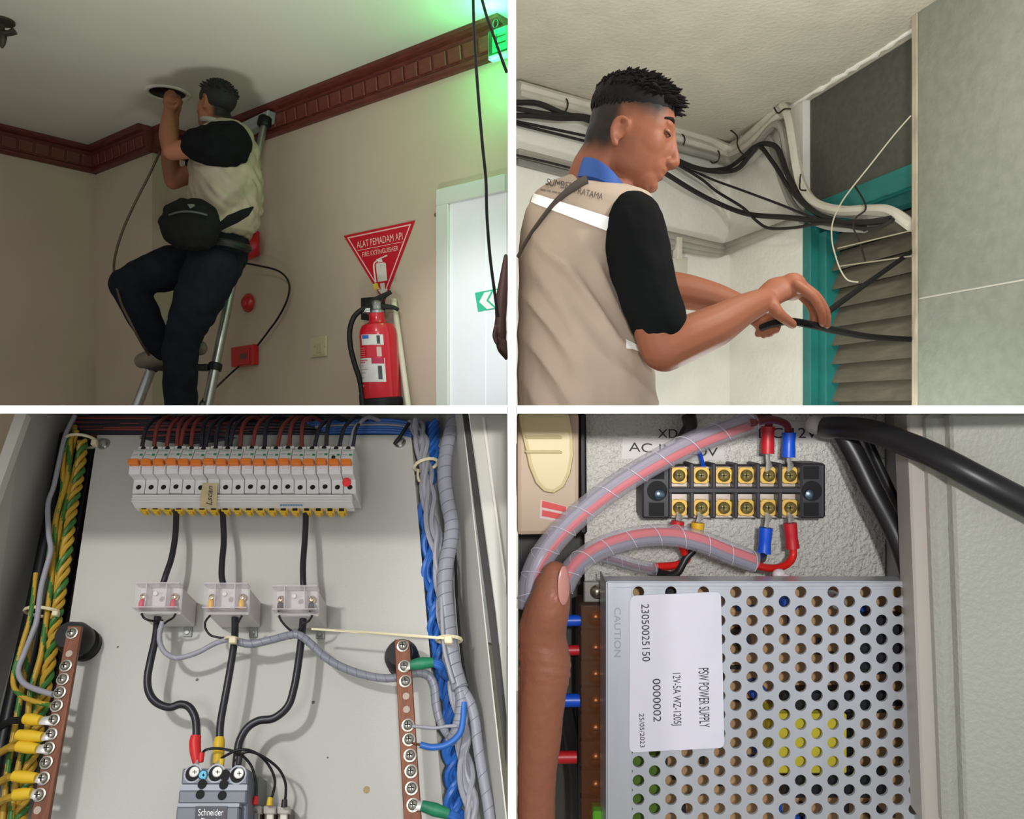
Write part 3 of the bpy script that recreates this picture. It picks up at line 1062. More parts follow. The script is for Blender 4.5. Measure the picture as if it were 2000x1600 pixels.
mk('ceiling', aabox(HT + .001, 2.4, 1.1, 4.4, CEIL2, CEIL2 + .08), ceil2)
tag(bpy.data.objects['ceiling.001'], kind='structure')
# uneven plaster bead along the ceiling edge
rr_ = random.Random(50)
pts_ = []
for k in range(46):
    q_ = KC + DB * (k * .027)
    pts_.append(V((q_.x, q_.y, CEIL2 - .002)) + NB * rr_.uniform(.0, .012))
mk('plaster_bead', tube(pts_, [rr_.uniform(.005, .013) for _ in range(46)], 7, 1), wall2, bpy.data.objects['ceiling.001'], True)
# pillar with two tiles and an edge strip
pe2 = P(1780, 32, CEIL2 * F / 768.0); pe2.z = 0
pil = root('wall_pillar', V((pe2.x, pe2.y, FLOOR)), 'grey speckled stone tiled pillar at the right edge', 'pillar')
tag(pil, kind='structure')
zj = hit(1800, 582, pe2, NB).z
front = pe2 + DB * 1.0
bk = -NB * .5
for z0, z1 in ((FLOOR, zj - .003), (zj + .003, CEIL2)):
    a, b = V((pe2.x, pe2.y, z0)) + DB * .028, V((front.x, front.y, z0))
    mk('tile', prism([a, b, b + bk * .1, a + bk * .1], Z * (z1 - z0)), stone, pil, bevel=.0015)
a, b = V((pe2.x, pe2.y, FLOOR)) + DB * .028 - NB * .004, V((front.x, front.y, FLOOR)) - NB * .004
mk('grout', prism([a, b, b + bk, a + bk], Z * (CEIL2 - FLOOR)), mat('grout_pale', (214, 212, 198), .8), pil)
a = V((pe2.x, pe2.y, FLOOR))
mk('edge_strip', prism([a, a + DB * .026 + NB * .002, a + DB * .026 + bk * .3, a + bk * .3], Z * (CEIL2 - FLOOR)), mat('edge_beige', (178, 168, 146), .7, var=.3, vscale=9), pil, bevel=.002)

# louvred door
ld2 = root('door_2', V((B2(1650, 700).x, B2(1650, 700).y, FLOOR)), 'teal framed door with grey louvre slats and a dark transom', 'door')
tag(ld2, kind='structure')
pend = pe2 + bk * .06
dend = dl + DB * ((pe2 - dl).dot(DB) + .05)


def bbox_(s0, s1, z0, z1, o0, o1):
    pp = lambda s, z, o: V((dl.x, dl.y, z)) + DB * s + NB * o
    return hexa([pp(s0, z0, o0), pp(s1, z0, o0), pp(s1, z0, o1), pp(s0, z0, o1), pp(s0, z1, o0), pp(s1, z1, o0), pp(s1, z1, o1), pp(s0, z1, o1)])


Lb = (dend - dl).dot(DB)
zl1 = B2(1605, 389).z
zl0 = B2(1690, 395).z - .01
sj = (B2(1598, 600) - dl).dot(DB)
mk('transom', bbox_(.004, Lb + .3, zl1, CEIL2 - .003, -.10, -.03), transm, ld2)
lint = mk('lintel', bbox_(.0, Lb, zl1 - .072, zl1, -.09, -.006), teal, ld2, bevel=.003)
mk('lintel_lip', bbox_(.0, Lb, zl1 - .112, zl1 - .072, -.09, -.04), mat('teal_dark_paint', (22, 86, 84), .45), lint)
mk('jamb', bbox_(.003, sj * .55, FLOOR, zl1 - .072, -.09, .004), teal, ld2, bevel=.003)
mk('stop', bbox_(sj * .55, sj * 1.05, FLOOR, zl1 - .112, -.09, -.03), teal, ld2, bevel=.002)
mk('backing', bbox_(-.30, Lb + .3, FLOOR, zl1 + .02, -.16, -.14), M['dark'], ld2)
zz, k = zl1 - .15, 0
while zz > FLOOR + .03:
    pp = lambda s, z, o: V((dl.x, dl.y, z)) + DB * s + NB * o
    s0, s1_ = sj * 1.0, Lb
    sl = mk('slat', hexa([pp(s0, zz - .034, -.06), pp(s1_, zz - .034, -.06), pp(s1_, zz - .046, -.052), pp(s0, zz - .046, -.052),
                     pp(s0, zz + .034, -.125), pp(s1_, zz + .034, -.125), pp(s1_, zz + .022, -.117), pp(s0, zz + .022, -.117)][:4] +
                    [pp(s0, zz + .034, -.098), pp(s1_, zz + .034, -.098), pp(s1_, zz + .030, -.088), pp(s0, zz + .030, -.088)]), slatm, ld2)
    zz -= .070
    k += 1

# ---- cables and conduits
cw = mat('conduit_white', (208, 202, 188), .55, var=.1, vscale=12)
cg = mat('conduit_grey', (160, 156, 146), .6, var=.15, vscale=12)
cb = mat('cable_grime', (28, 24, 20), .7, var=.3, vscale=20)


def run(label, pa, pb, r, m, oa=.03, ob=.03, group='cables along the ceiling edge', cat='cable', n=8):
    pts = [A2(x, y, oa) for x, y in pa] + [B2(x, y, ob) for x, y in pb]
    return wire(label, pts, r, m, cat, 'cable', group, n)


G = 'cables along the ceiling edge'
run('upper white conduit hugging the ceiling edge behind the man', [(1012, 168), (1080, 187), (1150, 206), (1230, 229), (1310, 252), (1380, 272)], [(1428, 290), (1460, 268), (1500, 232), (1528, 208)], .020, cw, .022, .03, None, 'conduit')
run('second white conduit just below the ceiling edge conduit', [(1012, 183), (1080, 201), (1150, 220), (1230, 243), (1310, 267), (1380, 288)], [(1424, 302), (1462, 283), (1500, 248), (1527, 222)], .020, cw, .022, .03, None, 'conduit')
run('thick white cable turning down beside the dark transom and right to the pillar', [], [(1528, 206), (1540, 228), (1548, 270), (1556, 322), (1566, 362), (1590, 396), (1640, 412), (1700, 411), (1740, 414), (1783, 442)], .019, cw, .03, .05, None)
run('grey cable under the white conduits dipping at the corner', [(1180, 235), (1310, 283), (1380, 303)], [(1425, 314), (1468, 292), (1505, 250), (1520, 244), (1530, 262), (1540, 320), (1560, 372), (1600, 408), (1680, 420), (1720, 430)], .016, cg, .03, .04, None)
run('pale grey cable sagging lowest toward the louvred door', [(1250, 300), (1310, 318), (1380, 335)], [(1425, 338), (1470, 310), (1502, 276), (1512, 300), (1530, 360), (1556, 410), (1610, 440), (1690, 447)], .014, cg, .03, .045, None)
run('black cable bundled under the conduits behind the man', [(1003, 201), (1050, 202), (1100, 222), (1150, 235), (1200, 262), (1310, 312), (1360, 328), (1400, 335)], [(1440, 330), (1466, 300), (1480, 284), (1500, 281), (1520, 292), (1540, 345), (1570, 396), (1620, 430), (1690, 446)], .0105, cb, .055, .07, None)
run('black cable running straight from the corner bundle to the door', [(1003, 211), (1080, 224), (1150, 229), (1230, 262), (1310, 306), (1370, 330)], [(1420, 328), (1450, 308), (1480, 285), (1510, 318), (1545, 372), (1590, 414), (1650, 436)], .009, cb, .06, .075, None)
run('thick dark cable sagging low from the man\'s face to the louvres', [(1150, 262), (1230, 300), (1298, 338), (1350, 370), (1400, 396)], [(1460, 418), (1540, 425), (1600, 432), (1660, 437), (1740, 430)], .0105, cb, .06, .08, None)
run('thin dark cable crossing the others and dipping below the corner', [(1318, 318), (1370, 350), (1400, 374)], [(1450, 405), (1478, 432), (1503, 446), (1550, 445), (1610, 437), (1700, 447), (1745, 429)], .006, cb, .05, .09, None)
run('thin dark wire from the corner up over the door frame', [(1330, 322), (1390, 350)], [(1450, 372), (1520, 398), (1600, 428), (1680, 432), (1740, 424)], .005, cb, .04, .085, None)
run('flat black cable left of the head just under the conduits', [(1003, 226), (1040, 226), (1090, 231), (1148, 233), (1180, 250)], [], .010, cb, .05)
run('upper of the two thin black wires left of the head', [(1003, 236), (1080, 252), (1160, 269), (1230, 285)], [], .0055, cb, .03)
run('lower of the two thin black wires left of the head', [(1003, 241), (1080, 260), (1160, 280), (1230, 298)], [], .0055, cb, .03)
tr = root('cable_trunking', A2(1080, 312, .02), 'grey flat cable trunking on the wall left of the collar', 'trunking')
for nm, off, y0, y1, m_ in (('lid', .035, 0, 15, cg), ('ledge', .02, 19, 32, mat('trunking_dark', (132, 130, 122), .6))):
    mk(nm, prism([A2(1014, 289 + y0, off), A2(1240, 347 + y0, off), A2(1240, 347 + y1, off), A2(1014, 289 + y1, off)], -NA * (off - .001)), m_, tr, bevel=.002)
run('thin black wire lying in the grey trunking', [(1003, 302), (1070, 317), (1130, 332), (1220, 353)], [], .0045, cb, .045)
cn = root('corner_conduit', A2(1400, 478, .02), 'grey conduit pipes turning the corner low on the white wall', 'conduit')
for k, (r_, dy) in enumerate(((.019, 0), (.017, 13), (.012, 23))):
    mk('pipe', tube([A2(1240, 446 + dy, .02), A2(1330, 466 + dy * .9, .02), A2(1395, 481 + dy * .7, .025), B2(1418, 482 + dy * .5, .025), B2(1460, 467 + dy * .3, .02), B2(1510, 449 + dy * .2, .02), B2(1566, 428, .02)], r_, 10, 5), cg, cn, True)
mk('clip', prism([A2(1324, 462, .045), A2(1333, 463, .045), A2(1333, 506, .045), A2(1324, 506, .045)], -NA * .03), cw, cn, bevel=.002)
o = mk('junction_box', prism([A2(1296, 505, .001), A2(1334, 505, .001), A2(1332, 545, .001), A2(1296, 545, .001)], NA * .03), cw, None, bevel=.003)
tag(o, 'small white junction box under the grey corner conduit', 'box')
# tie wires round the bundle
tw = mat('tie_wire', (46, 38, 32), .5, .4)
for k, (lab, pts) in enumerate((('bent twig of tie wire sticking up at the corner bundle', [B2(1421, 250, .1), B2(1439, 265, .1), B2(1440, 282, .1), B2(1447, 297, .1), B2(1458, 305, .1)]),
                                ('tie wire knotted round the white conduits near the transom', [B2(1510, 206, .06), B2(1519, 221, .075), B2(1532, 213, .08), B2(1545, 213, .06)]),
                                ('tie wire round the thick white cable at the transom foot', [B2(1564, 340, .08), B2(1562, 368, .085), B2(1574, 372, .085)]),
                                ('dark tie wire hanging off the black bundle by the louvres', [B2(1668, 361, .06), B2(1686, 390, .07), B2(1690, 410, .1), B2(1672, 425, .11), B2(1667, 445, .11), B2(1678, 470, .1), B2(1690, 510, .1)]))):
    wire(lab, pts, .0032, tw, 'wire', 'tie_wire', None, 6)
for k, (x, y) in enumerate(((1100, 207), (1328, 276), (1396, 306))):
    c0_ = A2(x, y, .022)
    o = mk('cable_clip', tube([c0_ + (NA * math.cos(t) + Z * math.sin(t)) * .028 for t in [i * math.pi / 6 for i in range(13)]], .003, 6, 1), tw)
    tag(o, ('thin wire clip round the conduits left of the head', 'thin wire clip round the conduits right of the man\'s brow', 'thin wire clip round the conduits near the corner')[k], 'clip')
# pale thin wire hanging from the pillar over the door, looping below
wire('thin pale wire slanting from the pillar edge and looping down over the louvres', [P(1779, 226, 2.40), P(1745, 265, 2.42), P(1700, 322, 2.45), P(1660, 372, 2.47), P(1640, 402, 2.46), P(1626, 436, 2.44), P(1625, 470, 2.43), P(1632, 500, 2.42), P(1642, 528, 2.41), P(1656, 547, 2.40), P(1676, 551, 2.40)], .0022, mat('wire_pale', (172, 164, 144), .5))
for k, (y0, y1, x0) in enumerate(((485, 450, 1636), (520, 500, 1640))):
    wire(('upper' if k == 0 else 'lower') + ' thin straight rod across the louvre slats', [P(x0, y0, 2.56), P(1782, y1, 2.38)], .0022, mat('rod_pale', (140, 132, 112), .5), 'rod', 'thin_rod', None, 6, 1)

# ================================================================== MAN AT THE CABLES
d2 = 1.75
man2 = root('person', V((P(1140, 800, d2).x, d2, FLOOR)), 'man in beige reflective vest with black sleeves pulling a cable at the louvred door', 'person')
f2 = V((.942, -.132, -.309)).normalized()
s2 = f2.cross(Z).normalized()
if s2.y > 0:
    s2 = -s2
u2 = s2.cross(f2).normalized()
if u2.z < 0:
    u2 = -u2
hc2 = P(1234, 246, d2)
K = 1.0
R2 = lambda x, y, d=d2: P(x, y, d)
skin2 = attr_mat('skin_tan_fade', (134, 82, 60), (24, 19, 16), .55, 'fade', bump=.05, bscale=200)


def fade2(p):
    r = p - hc2
    a, b, e = r.dot(f2), r.dot(u2), r.dot(s2)
    if abs(e) > .0735 and b < .0 and a > -.045 and a < .02:
        return 0.0
    top = sstep(b, -.015, .038) * (1 - sstep(a, .038 + b * .3, .070 + b * .3))
    back = sstep(-a, .004, .040) * sstep(b, -.105, -.055)
    nv_ = mnoise.noise(p * 60) * .12
    return max(0, min(1, max(top, back) * (1 + nv_)))


# right hand (near): arched over the cable, fingers curling down; left hand (far) behind it
rh = hand_shape(([R2(1492, 588, 1.73), R2(1520, 566, 1.745), R2(1548, 560, 1.755)], [.027, .034, .031], .62),
                [[R2(1556, 556, 1.725), R2(1586, 578, 1.715), R2(1604, 608, 1.72), R2(1606, 632, 1.735)],
                 [R2(1558, 553, 1.748), R2(1592, 576, 1.742), R2(1613, 608, 1.745), R2(1616, 636, 1.755)],
                 [R2(1556, 556, 1.770), R2(1588, 582, 1.768), R2(1606, 614, 1.77), R2(1604, 638, 1.775)],
                 [R2(1550, 562, 1.790), R2(1578, 590, 1.79), R2(1590, 614, 1.79), R2(1584, 634, 1.79)]],
                [R2(1506, 590, 1.715), R2(1520, 612, 1.70), R2(1548, 634, 1.715)], .0108)
lh = hand_shape(([R2(1452, 600, 1.90), R2(1478, 616, 1.88), R2(1492, 624, 1.87)], [.024, .032, .029], .62),
                [[R2(1500, 622, 1.85), R2(1517, 630, 1.84), R2(1515, 645, 1.845)], [R2(1496, 628, 1.86), R2(1510, 640, 1.85), R2(1503, 652, 1.855)],
                 [R2(1490, 632, 1.875), R2(1500, 645, 1.865), R2(1492, 654, 1.87)], [R2(1484, 634, 1.89), R2(1488, 646, 1.88), R2(1481, 652, 1.885)]],
                [R2(1482, 612, 1.86), R2(1502, 612, 1.85), R2(1518, 622, 1.845)], .0108)
body2 = J(head_shape(hc2, f2, u2, s2, K), ear_shape(hc2 - u2 * .032 - f2 * .012 - s2 * -.014, f2, u2, s2, 1, .80), ear_shape(hc2 - u2 * .032 - f2 * .012 - s2 * .014, f2, u2, s2, -1, .80),
          limb([hc2 - u2 * .05 - f2 * .025, hc2 - u2 * .13 - f2 * .045, R2(1172, 392)], [.054, .056, .066]),
          limb([hc2 - u2 * .085 + f2 * .02, R2(1205, 380)], [.030, .04]),
          limb([R2(1165, 420), R2(1130, 600), R2(1144, 800), R2(1144, 1000)], [.09, .09, .10, .10]),
          limb([R2(1236, 430, 1.65), R2(1262, 560, 1.61), R2(1292, 682, 1.60)], [.055, .048, .043]),
          limb([R2(1298, 684, 1.60), R2(1340, 662, 1.61), R2(1395, 638, 1.635), R2(1450, 606, 1.68), R2(1494, 586, 1.73)], [.044, .046, .043, .033, .026]), rh,
          limb([R2(1200, 440, 1.86), R2(1270, 560, 1.93)], [.055, .046]),
          limb([R2(1270, 560, 1.93), R2(1340, 570, 1.93), R2(1400, 584, 1.92), R2(1455, 602, 1.90)], [.044, .042, .036, .025]), lh,
          *[limb([V((P(1144, 800, d2).x + dx, d2 + dy, -.25)), V((P(1144, 800, d2).x + dx, d2 + dy, FLOOR + .1))], [.075, .045]) for dx, dy in ((-.05, .07), (.05, -.07))])
blob('body', body2, skin2, man2, .0033, 9, .5, {'fade': fade2})
hq2 = lambda a, b, e: hc2 + (f2 * a + s2 * b + u2 * e) * K
hairm = mat('hair_dark', (12, 10, 9), .75, spec=.2)
hs = [ball(hq2(-.010, 0, .040), (.090, .072, .070), (f2, s2, u2), 24, 14)]
rng = random.Random(11)
for k in range(1300):
    th, ph = rng.uniform(0, 2 * math.pi), math.acos(rng.uniform(-.32, 1))
    loc_ = V((math.sin(ph) * math.cos(th), math.sin(ph) * math.sin(th), math.cos(ph)))
    dd = f2 * loc_.x * .090 + s2 * loc_.y * .072 + u2 * loc_.z * .070
    p0_ = hq2(-.010, 0, .040) + dd * .93
    ln = .009 + .010 * max(0, loc_.x) + .003 * loc_.z
    tip = dd.normalized() * ln * rng.uniform(.7, 1.2) + f2 * rng.uniform(.0, .008) * (1 + loc_.x) + s2 * rng.uniform(-.006, .006) + u2 * rng.uniform(-.004, .005)
    if loc_.z < .22:
        if loc_.x > .35:
            continue
        tip = dd.normalized() * .003 - u2 * rng.uniform(.006, .016) - f2 * .003
    hs.append(tube([p0_, p0_ + tip * .6, p0_ + tip + f2 * .003 - u2 * .002], [.0046, .0034, .0008], 5, 1))
mk('hair', J(*hs), hairm, man2, True)
for d in (1, -1):
    mk('eyebrow', tube([hq2(.083, d * .018, .020), hq2(.080, d * .034, .024), hq2(.066, d * .050, .018)], [.0035, .0042, .002], 6, 3), hairm, man2)
    mk('eyelid', ball(hq2(.0755, d * .033, -.004), (.010, .014, .006), (f2, s2, u2)), mat('skin_lid', (140, 88, 66), .5), man2, True)
    mk('eyelashes', tube([hq2(.084, d * .022, -.008), hq2(.0855, d * .034, -.009), hq2(.076, d * .047, -.007)], [.0012, .0016, .0008], 5, 3), hairm, man2)

vx = lambda x, y, hw, hd, d=d2: (P(x, y, d), V((hw * d / F, 0, 0)), V((0, hd, 0)))
vest2 = J(loft([vx(1160, 366, 40, .05), vx(1156, 373, 84, .085), vx(1157, 388, 116, .12), vx(1152, 410, 126, .135), vx(1140, 450, 124, .14), vx(1118, 510, 106, .14), vx(1114, 580, 102, .14),
                vx(1124, 640, 113, .14), vx(1138, 700, 128, .14), vx(1144, 760, 135, .14), vx(1145, 830, 136, .14), vx(1144, 960, 134, .14)], 28),
          limb([R2(1140, 372, 1.75), R2(1090, 386, 1.77), R2(1062, 400, 1.78)], [.042, .040, .034]))
def folds2(co, nn):
    px_ = 1000 + co.x / co.y * F
    py_ = 800 - co.z / co.y * F
    t = (px_ - 1000) * .82 - (py_ - 420) * .57           # across the diagonal folds
    s_ = (px_ - 1000) * .57 + (py_ - 420) * .82
    w = sstep(py_, 430, 560) * (.15 + .85 * sstep(px_, 1012, 1055))
    q_ = V((t * .022 + .6 * mnoise.noise(V((s_ * .006, t * .01, 3))), s_ * .0035, 1.7))
    a = 1 - abs(mnoise.noise(q_)) * 2
    return (a * .016 - .008) * w + .002 * mnoise.noise(V((px_ * .03, py_ * .03, 5)))
blob('vest', vest2, mat('vest_beige_near', (172, 154, 137), .85, var=.06, vscale=14, bump=.06, bscale=160), man2, .006, 6, .5, disp=folds2)
slv = J(limb([R2(1234, 436, 1.655), R2(1246, 490, 1.635), R2(1262, 560, 1.615), R2(1287, 628, 1.605)], [.066, .066, .061, .057]))
blob('sleeve', slv, shirt, man2, .005, 4, .5, disp=lambda co, nn: .0025 * mnoise.noise(co * 28))
blob('sleeve', J(limb([R2(1205, 440, 1.87), R2(1262, 540, 1.93)], [.07, .056])), shirt, man2, .006, 4)
bluem = mat('collar_blue', (34, 82, 160), .7, var=.25, vscale=14)
ring2 = [R2(1138, 327, 1.78), R2(1146, 323, 1.71), R2(1168, 328, 1.675), R2(1190, 342, 1.662), R2(1208, 360, 1.672), R2(1217, 377, 1.70), R2(1218, 380, 1.77), R2(1200, 352, 1.815), R2(1172, 330, 1.825), R2(1146, 322, 1.81), R2(1138, 327, 1.78)]
vs, fs = [], []
rc = crom(ring2, 5)
cc2 = P(1178, 350, 1.745)
for p in rc:
    outw = (p - cc2); outw.z = 0
    outw.normalize()
    vs += [p + V((-.004, 0, .018)), p + outw * .010 + V((0, 0, .006)), p + outw * .020 + V((0, 0, -.026)), p + outw * .008 + V((0, 0, -.032)), p - outw * .004 + V((0, 0, -.004))]
n5 = len(rc)
for i in range(n5 - 1):
    for k in range(5):
        fs.append((i * 5 + k, i * 5 + (k + 1) % 5, (i + 1) * 5 + (k + 1) % 5, (i + 1) * 5 + k))
mk('collar', (vs, fs), bluem, man2, True)
trs = [limb([V((P(1144, 800, d2).x + dx, d2 + dy, -.10)), V((P(1144, 800, d2).x + dx, d2 + dy, -.5)), V((P(1144, 800, d2).x + dx, d2 + dy, FLOOR + .06))], [.105, .085, .07]) for dx, dy in ((-.05, .075), (.05, -.075))]
blob('trousers', J(*trs, ball(V((P(1144, 800, d2).x, d2, -.16)), (.14, .14, .14))), denim, man2, .010, 4)
for dx, dy in ((-.05, .075), (.05, -.075)):
    q0 = V((P(1144, 800, d2).x + dx, d2 + dy, FLOOR + .045))
    blob('shoe', J(limb([q0 - V((.05, 0, 0)), q0 + V((.05, 0, .005)), q0 + V((.15, 0, -.008))], [.045, .045, .034])), M['black'], man2, .008, 3)

# things sewn to the vest: laid on its surface
from mathutils.bvhtree import BVHTree
vobj = [c for c in col.objects if c.parent == man2 and c.name.startswith('vest')][0]
vw = WP[vobj.name]
bvh = BVHTree.FromPolygons([v.co + vw for v in vobj.data.vertices], [tuple(p.vertices) for p in vobj.data.polygons])


def onvest(x, y, off=.0015):
    r = P(x, y, 1.0).normalized()
    h_ = bvh.ray_cast(V((0, 0, 0)), r)
    if h_[0] is None:
        return P(x, y, 1.65)
    nn = h_[1] if h_[1].dot(r) < 0 else -h_[1]
    return h_[0] + nn * off


def patch(name, c00, c10, c11, c01, nu, nv, m, off=.0015, thick=.0012):
    vs, fs = [], []
    for j in range(nv + 1):
        for i in range(nu + 1):
            a, b = i / nu, j / nv
            x = (c00[0] * (1 - a) + c10[0] * a) * (1 - b) + (c01[0] * (1 - a) + c11[0] * a) * b
            y = (c00[1] * (1 - a) + c10[1] * a) * (1 - b) + (c01[1] * (1 - a) + c11[1] * a) * b
            vs.append(onvest(x, y, off))
    for j in range(nv):
        for i in range(nu):
            k = j * (nu + 1) + i
            fs.append((k, k + 1, k + nu + 2, k + nu + 1))
    return mk(name, (vs, fs), m, man2, True)


refl = mat('reflective_tape', (255, 255, 252), .35, spec=.8)
patch('reflective_stripe', (1044, 379), (1194, 426), (1183, 451), (1039, 396), 24, 4, refl, .003)
patch('reflective_stripe', (1219, 664), (1270, 688), (1272, 697), (1222, 680), 10, 3, refl, .004)
mt = mat('print_vest', (84, 74, 68), .8)


def vtext(s, x0, y0, x1, y1, hpx):
    cu = bpy.data.curves.new('t', 'FONT'); cu.body = s
    o_ = bpy.data.objects.new('t', cu); col.objects.link(o_)
    dg = bpy.context.evaluated_depsgraph_get(); dg.update()
    me = bpy.data.meshes.new_from_object(o_.evaluated_get(dg)); bpy.data.objects.remove(o_)
    xs = [q.co.x for q in me.vertices]; ys = [q.co.y for q in me.vertices]
    a0, a1, b0, b1 = min(xs), max(xs), min(ys), max(ys)
    L_ = math.hypot(x1 - x0, y1 - y0)
    ux, uy = (x1 - x0) / L_, (y1 - y0) / L_
    vs = []
    for q in me.vertices:
        a = (q.co.x - a0) / (a1 - a0); b = (q.co.y - b0) / (b1 - b0)
        vs.append(onvest(x0 + (x1 - x0) * a + uy * b * hpx, y0 + (y1 - y0) * a - ux * b * hpx, .002))
    mk('lettering', (vs, [tuple(p.vertices) for p in me.polygons]), mt, man2)


vtext('SUMBER', 1066, 362, 1118, 373, 14)
vtext('PRATAMA', 1122, 378, 1176, 391, 12)
for q0, q1 in ((1056, 1066), (1069, 1076), (1079, 1088), (1090, 1099)):
    vtext('.' * int((q1 - q0) / 1.6), q0, 373 + (q0 - 1056) * .2, q1, 373 + (q1 - 1056) * .2, 4)
st_ = [onvest(x, y, .006) for x, y in ((1011, 502), (1035, 468), (1060, 432), (1085, 400), (1105, 382), (1126, 368), (1146, 358))]
so_ = mk('bag_strap', tube(st_, [.004, .0045, .005, .006, .008, .011, .012], 8, 5, flat=.45), mat('strap_brown', (66, 56, 48), .7), None, True)
tag(so_, 'dark bag strap slung diagonally across the back of the beige vest', 'strap')

# what he holds
wire('taut black rope cable pulled from the pillar edge to the man\'s fingers', [P(1790, 484, 2.58), P(1774, 496, 2.48), P(1735, 524, 2.25), P(1680, 563, 2.0), P(1640, 592, 1.85), P(1606, 618, 1.758)], .0066, mat('rope_black', (17, 15, 14), .8, bump=.6, bscale=300, spec=.15))
wire('loose black cable running between both hands and across the louvres', [P(1488, 640, 1.835), P(1510, 632, 1.80), P(1545, 628, 1.765), P(1590, 636, 1.757), P(1640, 648, 1.88), P(1700, 658, 2.15), P(1760, 662, 2.42), P(1794, 664, 2.60)], .0082, mat('rope_black', (30, 26, 24), .6))

# ================================================================== DISTRIBUTION BOARD (lower left)
EU = V((1, 0, 0))
EV = V((-.1344, .5258, .84)).normalized()
N3 = V((0, -.84, .5258)).normalized()
c3 = P(470, 1590, .95).dot(N3)


def B3(x, y, w=0.0):
    """point at height w above the mounting plate"""
    r_ = P(x, y, 1.0)
    return r_ * ((c3 + w) / r_.dot(N3))


O3 = B3(470, 930)


def L3(x, y, w=0.0):
    q_ = B3(x, y, w) - O3 - N3 * w
    v_ = q_.y / EV.y
    return q_.x - v_ * EV.x, v_


def W3(u, v, w):
    return O3 + EU * u + EV * v + N3 * w


def box3(u0, u1, v0, v1, w0, w1):
    return hexa([W3(u0, v0, w0), W3(u1, v0, w0), W3(u1, v1, w0), W3(u0, v1, w0), W3(u0, v0, w1), W3(u1, v0, w1), W3(u1, v1, w1), W3(u0, v1, w1)])


def pbox3(x0, y0, x1, y1, w0, w1):
    """box whose front face (at w1) covers the pixel rectangle"""
    u0, v0 = L3(x0, y1, w1)
    u1_, _ = L3(x1, y1, w1)
    _, v1 = L3(x0, y0, w1)
    return box3(u0, u1_, v0, v1, w0, w1)


def disc3(x, y, w, prof, n=14):
    return lathe(B3(x, y, w), N3, prof, n)


def poly3(pts, w, th):
    return prism([B3(x, y, w) for x, y in pts], -N3 * th)


px3_ = lambda y: -((c3) / P(0, y, 1).dot(N3)) / F if False else abs(c3 / P(0, y, 1).dot(N3)) / F   # metres per pixel on the plate

steel = mat('cabinet_grey', (188, 186, 178), .5, var=.05, vscale=5, bump=.06, bscale=400)
platem = mat('plate_grey', (194, 192, 184), .48, var=.05, vscale=6, bump=.08, bscale=500)
cabn = root('electrical_cabinet', B3(470, 1610, -.05), 'open grey steel distribution cabinet with mounting plate and door edge', 'cabinet')
pl = mk('mounting_plate', poly3([(190, 850), (803, 850), (868, 1612), (76, 1612)], 0, .003), platem, cabn)
mk('back_panel', poly3([(140, 807), (880, 807), (985, 1612), (-60, 1612)], -.055, .003), steel, cabn)
mk('side_panel', prism([B3(152, 807, -.055), B3(-62, 1612, -.055), B3(-240, 1612, .12), B3(46, 807, .12)], V((-.004, 0, 0))), steel, cabn)
mk('side_flange', prism([B3(52, 807, .121), B3(30, 807, .121), B3(-260, 1612, .121), B3(-236, 1612, .121)], -N3 * .012), mat('flange_light', (206, 202, 192), .5), cabn)
mk('side_panel', prism([B3(856, 807, -.055), B3(930, 1612, -.055), B3(989, 1612, .095), B3(902, 807, .095)], V((.0015, 0, 0))), steel, cabn)
mk('gasket', prism([B3(903, 807, .098), B3(915, 807, .098), B3(968, 1200, .098), B3(989, 1400, .098), B3(989, 1500, .098), B3(953, 1200, .098)], -N3 * .006), mat('gasket_black', (52, 50, 48), .7), cabn)
dr3 = mk('door', prism([B3(916, 807, .11), B3(990, 807, .11), B3(990, 1400, .11), B3(969, 1200, .11)], -N3 * .008), steel, cabn, bevel=.001)
mk('door_ridge', prism([B3(941, 815, .116), B3(946, 815, .116), B3(988, 1130, .116), B3(988, 1160, .116)], -N3 * .007), mat('flange_light', (206, 202, 192), .5), dr3)
for x, y in ((203, 868), (781, 865)):
    bt_ = mk('plate_bolt', disc3(x, y, 0, [(.009, 0), (.009, .002), (.006, .0025), (.006, .008), (.003, .009)], 12), M['chrome'], pl, True)
mk('rust_spot', disc3(716, 1543, 0, [(.0042, 0), (.0034, .0003)], 9), mat('rust', (190, 164, 124), .9, var=.2, vscale=400), pl)
for k, (x, y, r_) in enumerate(((612, 1372, .0022), (230, 1264, .0015), (640, 1480, .0012), (385, 1328, .002))):
    mk('scuff', disc3(x, y, 0, [(r_, 0), (r_ * .7, .0003)], 7), mat('scuff_dark', (110, 106, 100), .9), pl)

# ---- miniature circuit breakers
mcbw = mat('breaker_white', (234, 232, 229), .45, var=.03, vscale=20)
mcbp = mat('breaker_panel', (240, 240, 242), .35)
orange = mat('toggle_orange', (238, 128, 40), .4)
greenm = mat('label_green', (40, 160, 90), .5)
inkg = mat('print_green', (110, 170, 130), .6)
uL, _ = L3(253, 905, .066)
uR, _ = L3(690, 905, .066)
pitch = (uR - uL) / 18
V_ = lambda y, w: L3(470, y, w)[1]
prof = [(0, V_(872, .046)), (.046, V_(872, .046)), (.046, V_(877.5, .046)), (.057, V_(878, .057)), (.066, V_(893.5, .066)), (.066, V_(926.5, .066)), (.048, V_(938, .048)), (.048, V_(964, .048)), (0, V_(964, .048))]


